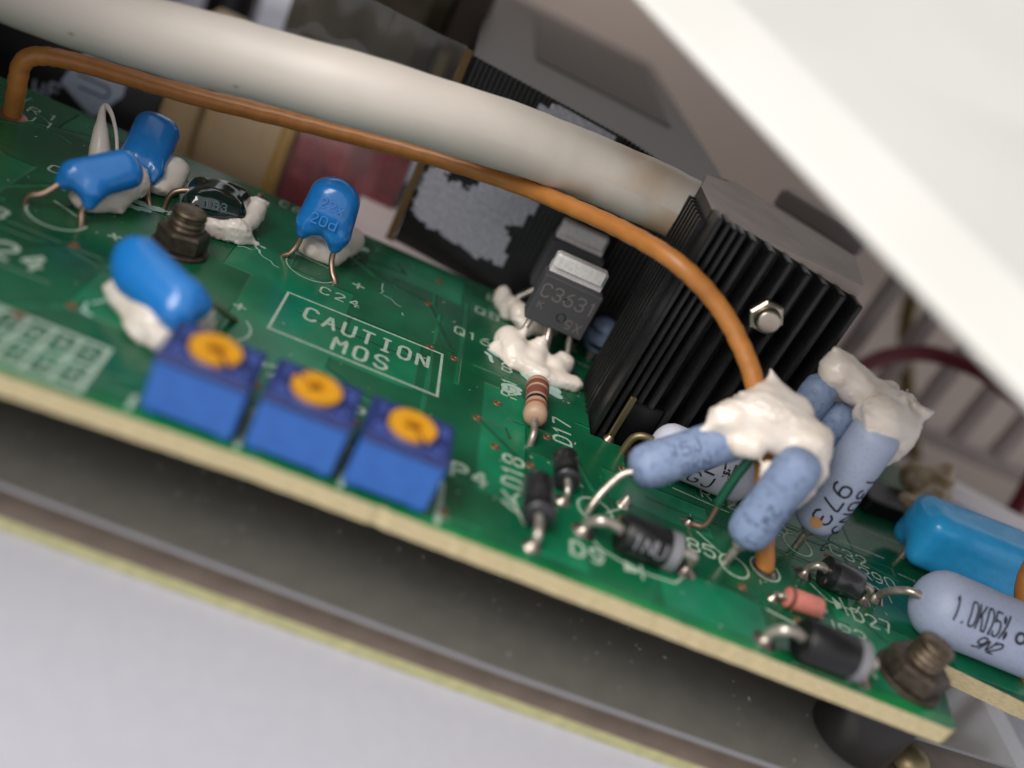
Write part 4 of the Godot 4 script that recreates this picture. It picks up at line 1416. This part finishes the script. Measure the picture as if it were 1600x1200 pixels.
	glue("round white glue blob under the rear left blue capacitor", V(-35.2, 0, -32.6), [[V(-36.3, 1.0, -31.9), V(-34.8, 1.6, -33.8), 1.2, 1.4], [V(-35.0, 0.7, -31.6), V(-34.4, 0.8, -32.8), 0.9, 0.9]], 1.0, 0.16, 0.2, 3)
	glue("white glue ridge between the two leaning blue capacitors at left", V(-37, 0, -27), [[V(-38.6, 0.9, -23.4), V(-37.2, 1.1, -25.2), 1.2, 1.3], [V(-36.9, 1.2, -25.6), V(-36.7, 1.8, -28.0), 1.3, 1.3], [V(-36.6, 1.7, -28.4), V(-37.2, 1.6, -30.4), 1.1, 0.9]], 0.9, 0.2, 0.22, 4)
	B = V(-41.2, 0, -33)
	st = begin()
	tube(st, catmull([V(-40.8, 0.1, -32.4), V(-41.3, 1.4, -33.0), V(-41.9, 2.8, -33.9), V(-42.3, 3.9, -34.6), V(-42.1, 4.4, -34.7), V(-41.2, 4.0, -34.0), V(-40.2, 2.9, -33.0), V(-39.3, 1.4, -31.8), V(-38.6, 0.1, -31.0)], 6), [0.95, 0.95, 0.95, 0.95, 0.92, 0.9, 0.85, 0.8, 0.75, 0.7, 0.65, 0.6, 0.52, 0.45, 0.4, 0.36, 0.34, 0.32, 0.3, 0.29, 0.28, 0.27, 0.26, 0.25, 0.24, 0.23, 0.22, 0.21, 0.2, 0.19, 0.18, 0.17, 0.16, 0.16, 0.16, 0.16, 0.16, 0.16, 0.16, 0.16, 0.16, 0.16, 0.16, 0.16, 0.16, 0.16, 0.16, 0.16, 0.16], 14)
	tag(done(st, "glue_loop", M.glue, self), "thin white loop of pulled glue standing on the board at left", "glue")
	glue("white glue wedge beside the dark green film capacitor", V(-27, 0, -31), [[V(-30.4, 0.6, -27.6), V(-28.0, 0.8, -28.6), 0.8, 1.0], [V(-27.6, 0.9, -29.4), V(-26.9, 1.9, -32.4), 1.3, 1.2], [V(-26.7, 0.5, -29.2), V(-25.7, 0.2, -29.4), 0.8, 0.4], [V(-25.7, 0.2, -30.6), V(-25.0, 0.1, -29.0), 0.35, 0.12]], 0.8, 0.26, 0.22, 5, 0.18)
	glue("white glue under the oblique blue capacitor at left", V(-28.6, 0, -10.5), [[V(-31.0, 1.2, -11.6), V(-28.2, 1.3, -9.6), 1.5, 1.6], [V(-28.4, 1.0, -9.0), V(-27.2, 1.0, -8.4), 1.4, 1.2], [V(-25.6, 2.0, -10.9), V(-25.3, 1.2, -11.4), 1.0, 1.0]], 1.0, 0.25, 0.16, 6)
	glue("small white glue blob beneath the upright capacitor above C24", V(-19.2, 0, -33), [[V(-21.2, 0.9, -32.0), V(-19.4, 1.1, -32.6), 1.2, 1.4], [V(-19.2, 1.3, -33.0), V(-18.2, 1.6, -35.2), 1.4, 1.3]], 0.9, 0.18, 0.2, 7)

func build_trimmers() -> void:
	var t := trimmer()
	var spots := [[V(-23.0, 0, -2.95), "blue trimmer with yellow rotor, first from the left along the board's front edge"], [V(-16.25, 0, -3.1), "blue trimmer with yellow rotor between the other two trimmers"], [V(-9.55, 0, -3.15), "blue trimmer with yellow rotor beside the print P4"]]
	for i in 3:
		var o: Node3D = t if i == 0 else t.duplicate()
		if i > 0:
			o.name = numbered("trimmer_potentiometer")
			add_child(o)
		o.position = spots[i][0] * S
		o.set_meta("label", spots[i][1])
		o.get_node("rotor").rotation.y = [-0.8, 2.6, -0.9][i]

func dpak(label: String, c: Vector3, h0: float, w: float, h: float, mark: bool, feet: Array) -> void:
	var t := thing("transistor", label, "transistor", V(c.x, 0, c.z), "upright tab transistors in white glue before the heat sink")
	var st := begin(false)
	box(st, V(c.x, h0 + h / 2, c.z - 1.1), V(w / 2, h / 2, 1.1), 0.14)
	done(st, "case", M.transistor_case, t)
	st = begin(false)
	slab(st, PackedVector2Array([Vector2(c.x - w * 0.44, c.z - 2.35), Vector2(c.x + w * 0.44, c.z - 2.35), Vector2(c.x + w * 0.44, c.z - 1.2), Vector2(c.x - w * 0.44, c.z - 1.2)]), h0 + h - 0.3, h0 + h + 0.75, 0.05)
	var tt := PackedVector2Array()
	for k in [[-0.38, 0.1], [0.38, 0.1], [0.44, -0.25], [0.44, -1.1], [0.4, -1.3], [-0.4, -1.3], [-0.44, -1.1], [-0.44, -0.25]]:
		tt.append(Vector2(c.x + k[0] * w, c.z - 0.9 + k[1]))
	slab(st, tt, h0 + h + 0.7, h0 + h + 1.95, 0.2)
	done(st, "tab", M.tinned_tab, t)
	if mark:
		st = begin(false)
		text(st, "C3631", 1.3, 0.17, flat(V(c.x + 0.1, h0 + h * 0.70, c.z), Vector3.RIGHT, V(0, 0, 1)), 1.9, 0.9)
		text(st, "9X", 0.9, 0.13, flat(V(c.x + 1.6, h0 + h * 0.22, c.z), Vector3.RIGHT, V(0, 0, 1)), 2.2)
		text(st, "K", 0.7, 0.1, flat(V(c.x - 2.1, h0 + h * 0.38, c.z), Vector3.RIGHT, V(0, 0, 1)), 2.2)
		done(st, "marking", M.laser_mark, t)
		st = begin()
		var ring := []
		for p in ring_pts(0.42, 0.0, TAU, 20):
			ring.append(V(c.x + 0.2 + p.x, h0 + h * 0.30 + p.y, c.z))
		tube(st, ring, 0.05, 8, false)
		done(st, "mould_mark", M.diode_black, t)
	for i in 3:
		var f: Vector3 = feet[i]
		var x := c.x + (i - 1) * w * 0.36
		st = begin()
		tube(st, catmull([V(x, h0 + 0.4, c.z - 1.0), V(x, h0 - 0.5, c.z - 0.9), f + V(0, 0.9, 0), f + V(0, -0.4, 0)], 5), 0.3 if i != 1 else 0.42, 8)
		done(st, "lead", M.lead_wire, t)

func build_middle_parts() -> void:
	dpak("front black tab transistor marked C3631 standing in white glue", V(1.95, 0, -30.3), 3.5, 5.9, 4.8, true, [V(-0.6, 0, -29.8), V(2.2, 0, -29.4), V(4.7, 0, -30.6)])
	dpak("rear black tab transistor half hidden behind the one marked C3631", V(2.1, 0, -36.6), 4.2, 5.6, 5.2, false, [V(-1.9, 0, -37.4), V(1.6, 0, -37.0), V(4.0, 0, -37.2)])
	glue("white glue in lumps round the leads of the front tab transistor", V(2, 0, -29), [[V(-1.4, 0.9, -30.2), V(-0.6, 0.8, -28.6), 1.4, 1.4], [V(1.3, 0.7, -28.4), V(1.4, 0.8, -29.4), 1.4, 1.5], [V(3.5, 0.7, -28.6), V(4.2, 0.8, -29.6), 1.3, 1.3], [V(2.6, 0.3, -27.0), V(5.5, 0.35, -27.6), 1.0, 1.0], [V(0.0, 0.3, -27.4), V(2.0, 0.3, -26.7), 0.9, 0.9], [V(-2.4, 0.1, -28.8), V(-0.6, 0.1, -26.9), 0.5, 0.45], [V(1.4, 1.6, -29.4), V(1.5, 3.0, -29.6), 0.7, 0.25], [V(-0.6, 1.4, -29.8), V(-0.4, 2.6, -30.0), 0.6, 0.25]], 0.6, 0.14, 0.16, 8, 0.17)
	glue("white glue round the leads of the rear tab transistor", V(-1.5, 0, -37), [[V(-2.2, 0.9, -38.6), V(-1.3, 0.9, -36.6), 1.0, 1.1], [V(-0.6, 1.8, -34.8), V(1.6, 1.6, -34.4), 1.1, 1.3], [V(0.2, 1.1, -34.2), V(0.6, 0.9, -33.6), 0.9, 0.8], [V(-1.4, 1.5, -36.6), V(-0.8, 1.8, -35.4), 0.8, 0.9], [V(-2.4, 1.4, -39.0), V(-3.0, 1.0, -39.4), 0.8, 0.2]], 0.6, 0.16, 0.18, 9, 0.17)
	# carbon resistor with colour bands, lying front to back
	var c := V(1.35, 1.25, -20.2)
	var t := thing("banded_resistor", "small tan resistor with brown and black bands below the transistors", "resistor", V(1.35, 0, -20.2))
	var a := V(-0.03, -0.05, 1).normalized()
	var st := begin()
	lathe(st, c - a * 3.0, a, [[0, 0], [0, 0.4], [0.1, 0.75], [0.35, 0.98], [0.9, 1.05], [1.5, 0.95], [4.5, 0.95], [5.1, 1.05], [5.65, 0.98], [5.9, 0.75], [6.0, 0.4], [6.0, 0]], 28)
	done(st, "body", M.tan_body, t)
	band(t, c, a, -2.2, -1.5, 1.02, "band_brown")
	band(t, c, a, -1.1, 0.0, 0.95, "band_brown")
	band(t, c, a, 0.35, 0.75, 0.95, "band_black")
	band(t, c, a, 1.25, 1.75, 0.95, "band_rust")
	lead(t, [c + a * 2.9, c + a * 3.8, V(1.3, 0.7, -15.4), V(1.4, -0.5, -14.9)], 0.3)
	lead(t, [c - a * 2.9, c - a * 3.6, V(1.5, 0.6, -24.6), V(1.5, -0.5, -24.9)], 0.3)
	var grp := "small diodes on the board"
	var r := axial("diode", "small smoky diode beside the print D17", "diode", V(3.9, 0, -14.4), V(4.1, 0, -8.9), V(3.95, 1.1, -11.7), 1.65, 1.05, "diode_smoky", grp, 0.3)
	band(r[0], V(3.95, 1.1, -11.7), r[1], 0.8, 1.4, 1.05, "diode_black")
	r = axial("diode", "small smoky diode beside the print D18 near the front edge", "diode", V(1.4, 0, -9.6), V(1.5, 0, -2.0), V(1.4, 1.3, -5.9), 2.1, 1.2, "diode_smoky", grp, 0.32)
	band(r[0], V(1.4, 1.3, -5.9), r[1], 1.1, 1.7, 1.2, "diode_black")
	r = axial("diode", "black diode with silver band beside the print D9", "diode", V(5.7, 0, -6.1), V(14.3, 0, -6.1), V(10.3, 1.55, -5.55), 2.35, 1.5, "diode_black", grp, 0.42, "lead_wire", 0.35)
	band(r[0], V(10.3, 1.55, -5.55), r[1], 1.35, 2.2, 1.5, "diode_band")
	st = begin(false)
	text(st, "1NU", 1.1, 0.16, round_on(V(9.9, 1.55, -5.55), r[1], V(0, 0.35, 0.93), 1.5), 1.2)
	done(st, "marking", M.diode_band, r[0])
	r = axial("diode", "small black diode between the prints R90 and D27", "diode", V(26.6, 0, -12.0), V(32.3, 0, -11.6), V(29.3, 1.35, -11.45), 1.6, 1.3, "diode_smoky", grp, 0.36, "lead_wire", 0.25)
	band(r[0], V(29.3, 1.35, -11.45), r[1], -1.58, -0.9, 1.3, "diode_black")
	r = axial("diode", "largest black diode with pale band near the right nut", "diode", V(20.2, 0, -1.3), V(28.5, 0, -1.3), V(24.7, 1.7, -0.9), 2.6, 1.6, "diode_black", grp, 0.44, "lead_wire", 0.3)
	band(r[0], V(24.7, 1.7, -0.9), r[1], 1.6, 2.45, 1.6, "diode_band")
	r = axial("pink_resistor", "small pink resistor with a dark end above the largest diode", "resistor", V(22.3, 0, -6.9), V(26.7, 0, -7.1), V(24.5, 0.9, -6.6), 1.5, 0.85, "pink_body", "", 0.22)
	band(r[0], V(24.5, 0.9, -6.6), r[1], -1.5, -1.15, 0.85, "band_brown")

func build_right_parts() -> void:
	# resistors standing on end
	var near := standing_resistor("pale blue resistor standing nearest the lens below the big glue lump", V(18.5, 0, -9.2), 2.3, 11.6, 1.75, "resistor_blue", V(0.02, 0, 0.0))
	var na := V(0.02, 1, 0.0).normalized()
	var pm := begin(false)
	text(pm, "2W5J", 1.0, 0.12, round_on(V(18.5, 0, -9.2) + na * 5.4, -na, V(-0.2, 0, 0.98).normalized(), 1.765), 2.0)
	text(pm, "33KN", 0.9, 0.11, round_on(V(18.5, 0, -9.2) + na * 6.0, -na, V(0.55, 0, 0.83).normalized(), 1.765), 2.0)
	done(pm, "marking", M.faded_ink, near)
	var t := standing_resistor("pale blue resistor with orange dot, marked 973, under the right glue lump", V(27.0, 0, -15.9), 2.2, 13.8, 2.08, "resistor_pale", V(-0.04, 0, 0.0))
	var o := V(27.0, 0, -15.9)
	var a := V(-0.04, 1, 0).normalized()
	var st := begin(false)
	text(st, "973", 1.5, 0.2, round_on(o + a * 6.1, -a, V(-0.38, 0, 0.925).normalized(), 2.10), 2.0)
	text(st, "130NJ", 1.3, 0.17, round_on(o + a * 6.6, -a, V(0.55, 0, 0.83).normalized(), 2.10), 2.0)
	text(st, "CO", 1.2, 0.16, round_on(o + a * 2.6, -a, V(0.62, 0, 0.78).normalized(), 2.10), 2.0)
	done(st, "marking", M.ink, t)
	st = begin(false)
	var on := round_on(o + a * 3.9, -a, V(-0.46, 0, 0.89).normalized(), 2.10)
	for k in 5:
		var rr := 0.55 - 0.11 * k
		if rr > 0.1:
			stroke(st, ring_pts(rr - 0.05, 0, TAU, 18), 0.115, on, true)
	done(st, "polarity_dot", M.ochre_dot, t)
	standing_resistor("pale blue resistor standing farthest back beneath the upper glue lump", V(22.2, 0, -19.3), 5.0, 14.0, 1.45, "resistor_blue", V(-0.02, 0, 0.0))
	standing_resistor("shaded blue resistor standing behind the one marked 973", V(24.9, 0, -18.9), 2.0, 12.6, 1.45, "resistor_blue", V(-0.02, 0, 0.0))
	# the leaning one
	t = thing("power_resistor", "pale blue resistor leaning low from the left end of the big glue lump", "resistor", V(9.6, 3, -11), "pale blue power resistors at the right of the heat sink")
	st = begin()
	var p0 := V(8.2, 3.7, -10.6)
	var p1 := V(16.4, 9.2, -14.2)
	resistor_body(st, p0, (p1 - p0).normalized(), p0.distance_to(p1), 1.75, 0.05)
	done(st, "body", M.resistor_blue, t)
	var la := (p1 - p0).normalized()
	st = begin(false)
	text(st, "2W5J", 1.0, 0.12, round_on(p0 + la * 3.6, la, (V(-0.2, 0.75, 0.6) - la * la.dot(V(-0.2, 0.75, 0.6))).normalized(), 1.765), 2.0)
	text(st, "68KN", 0.9, 0.11, round_on(p0 + la * 4.2, la, (V(0.1, 0.0, 1.0) - la * la.dot(V(0.1, 0.0, 1.0))).normalized(), 1.765), 2.0)
	done(st, "marking", M.faded_ink, t)
	lead(t, [p0 + V(0.5, 0.3, 0), V(7.6, 3.2, -10.4), V(6.7, 1.6, -9.6), V(6.3, 0.6, -8.9), V(6.2, -0.5, -8.7)], 0.3)
	st = begin()
	lathe(st, V(9.55, 0.0, -11.6), Vector3.UP, [[0, 0.6], [0.2, 0.45], [0.9, 0.3], [1.1, 0.0]], 12)
	done(st, "solder_joint", M.lead_wire, t)
	# the whitish one lying by the print R32
	t = thing("power_resistor", "whitish resistor marked 2W lying flat behind the print R32", "resistor", V(17, 0, -19.4), "")
	st = begin()
	resistor_body(st, V(11.9, 2.35, -19.4), V(1, 0, 0.03).normalized(), 9.9, 2.2)
	done(st, "body", M.resistor_white, t)
	lead(t, [V(12.2, 2.35, -19.4), V(11.0, 2.35, -19.5), V(10.3, 1.6, -19.6), V(10.2, -0.5, -19.6)], 0.36, "brass")
	lead(t, [V(21.6, 2.35, -19.1), V(22.6, 2.2, -19.1), V(23.0, 1.3, -19.1), V(23.0, -0.5, -19.1)], 0.36)
	st = begin(false)
	text(st, "2W", 1.5, 0.2, round_on(V(17.6, 2.35, -19.25), V(1, 0, 0.03).normalized(), V(0, 0.5, 0.86).normalized(), 2.19), 2.2)
	text(st, "GJ", 1.3, 0.18, round_on(V(16.6, 2.35, -19.25), V(1, 0, 0.03).normalized(), V(0, -0.25, 0.97).normalized(), 2.19), 2.2)
	done(st, "marking", M.ink, t)
	# the large pale one at the right
	t = thing("power_resistor", "largest pale grey blue resistor printed 1.0K and 5% at the right edge", "resistor", V(42, 0, -10.4), "")
	st = begin()
	var ax := V(1, 0, 0.02).normalized()
	resistor_body(st, V(35.2, 3.2, -10.2), ax, 13.6, 3.0)
	done(st, "body", M.resistor_pale, t)
	lead(t, [V(35.6, 3.3, -10.2), V(34.6, 3.2, -10.5), V(34.0, 2.4, -11.2), V(33.9, 1.0, -12.2), V(33.9, -0.5, -12.6)], 0.36)
	lead(t, [V(48.4, 3.2, -9.9), V(49.8, 3.0, -9.9), V(50.3, 1.6, -9.9), V(50.3, -0.5, -9.9)], 0.36)
	st = begin()
	lathe(st, V(33.9, 0.01, -12.6), Vector3.UP, [[0, 0.9], [0.2, 0.7], [0.6, 0.42]], 14)
	done(st, "solder_joint", M.solder, t)
	st = begin(false)
	var mid := V(42.2, 3.2, -10.05)
	text(st, "1.0Kw5%", 2.0, 0.17, round_on(mid + ax * -3.3, ax, V(0, 0.60, 0.8).normalized(), 3.0), 1.5, 0.42)
	text(st, "9N2", 1.2, 0.17, round_on(mid + ax * -1.6, ax, V(0, -0.02, 1.0).normalized(), 3.0), 1.0, 0.75, 0.35)
	stroke(st, ring_pts(0.42, 0, TAU, 18), 0.24, round_on(mid + ax * 0.6, ax, V(0, 0.50, 0.86).normalized(), 3.0), true)
	done(st, "marking", M.ink, t)
	t = standing_resistor("tiny pale blue resistor standing alone between transistor and fins", V(8.0, 0, -35.6), 0.8, 4.6, 1.5, "resistor_blue")
	# sky blue box capacitor
	t = thing("box_capacitor", "sky blue glossy block capacitor behind the large pale resistor", "capacitor", V(45, 0, -21))
	st = begin()
	var edges := []
	for y in [1.9, 5.3]:
		for z in [-19.9, -23.0]:
			edges.append([V(40.2, y * 0.92 + 0.2, z), V(50.0, y, z), 1.25, 1.35])
	edges.append([V(40.6, 3.5, -20.6), V(49.6, 3.5, -20.6), 1.9, 1.95])
	edges.append([V(40.6, 3.6, -22.4), V(49.6, 3.6, -22.4), 1.9, 1.95])
	edges.append([V(40.6, 4.5, -21.5), V(49.6, 4.5, -21.5), 2.0, 2.05])
	blob(st, edges, 0.25, 1.0)
	done(st, "body", M.sky_blue_case, t)
	lead(t, [V(40.2, 1.2, -21.5), V(40.2, -0.5, -21.5)], 0.36)
	lead(t, [V(49.8, 1.2, -21.5), V(49.8, -0.5, -21.5)], 0.36)
	# glue
	glue("largest cream glue lump bridging the tops of the two front resistors", V(17.5, 8, -13), [[V(14.2, 9.7, -13.4), V(16.6, 10.5, -14.6), 1.85, 2.2], [V(16.4, 10.7, -13.6), V(19.6, 10.7, -11.8), 2.3, 2.0], [V(18.6, 11.8, -14.6), V(16.4, 11.8, -15.0), 1.7, 1.6], [V(20.2, 10.8, -12.4), V(20.8, 9.6, -11.0), 1.7, 1.4], [V(15.2, 8.9, -12.0), V(16.0, 9.2, -11.6), 1.3, 1.2], [V(18.9, 10.2, -9.8), V(19.6, 9.6, -9.6), 1.5, 1.2], [V(17.6, 8.4, -10.6), V(17.9, 6.4, -10.3), 0.9, 0.12], [V(20.9, 8.2, -10.2), V(21.0, 6.6, -9.9), 0.9, 0.3], [V(16.6, 12.6, -15.6), V(15.6, 14.0, -16.2), 1.0, 0.1], [V(13.0, 9.4, -13.0), V(12.2, 8.4, -12.6), 1.1, 0.3]], 0.8, 0.27, 0.075, 11, 0.22)
	glue("cream glue lump on the top of the resistor marked 973", V(27, 13, -16), [[V(26.6, 13.6, -16.2), V(28.6, 13.4, -17.0), 2.1, 2.0], [V(28.3, 12.2, -16.6), V(27.9, 9.8, -16.2), 1.8, 0.7], [V(25.6, 13.0, -17.6), V(27.0, 14.4, -18.4), 1.3, 1.3], [V(29.6, 14.2, -18.2), V(28.4, 14.8, -18.6), 1.2, 1.0], [V(29.2, 14.6, -17.2), V(30.6, 15.8, -17.8), 0.9, 0.1], [V(25.4, 13.6, -15.6), V(24.2, 14.0, -15.2), 0.6, 0.06], [V(27.4, 15.0, -17.0), V(27.2, 16.4, -17.2), 0.8, 0.08]], 0.7, 0.30, 0.10, 12, 0.2)
	glue("cream glue strand over the rear resistors reaching towards the fins", V(24, 14, -20), [[V(22.4, 14.8, -19.6), V(24.6, 14.3, -19.6), 1.6, 1.6], [V(24.6, 14.2, -19.4), V(26.4, 14.0, -19.0), 1.6, 1.3], [V(26.6, 14.8, -19.4), V(27.4, 15.2, -20.0), 1.0, 0.7], [V(22.2, 15.4, -19.8), V(21.4, 16.2, -20.0), 0.9, 0.2]], 0.7, 0.22, 0.10, 13, 0.2)
	glue("cloudy yellowish glue peak at the board's rear right beside the blue block capacitor", V(46, 0, -31), [[V(43.6, 1.2, -29.8), V(46.2, 1.6, -31.0), 1.6, 1.9], [V(46.4, 2.2, -31.2), V(47.6, 5.4, -34.0), 1.9, 0.6], [V(44.4, 3.0, -33.6), V(46.6, 3.4, -34.0), 1.6, 1.5], [V(44.0, 0.6, -28.0), V(44.6, 0.6, -27.0), 1.2, 0.9]], 1.0, 0.2, 0.2, 14, 0.3, "glue_clear")
	B = V(39, 0, -30)
	st = begin(false)
	box(st, V(40.6, 0.9, -29.6), V(3.0, 0.85, 2.2), 0.2, Basis(Vector3.UP, 0.1))
	tag(done(st, "dark_chip", M.diode_black, self), "flat dark component on the board between the 973 resistor and cloudy glue", "component")
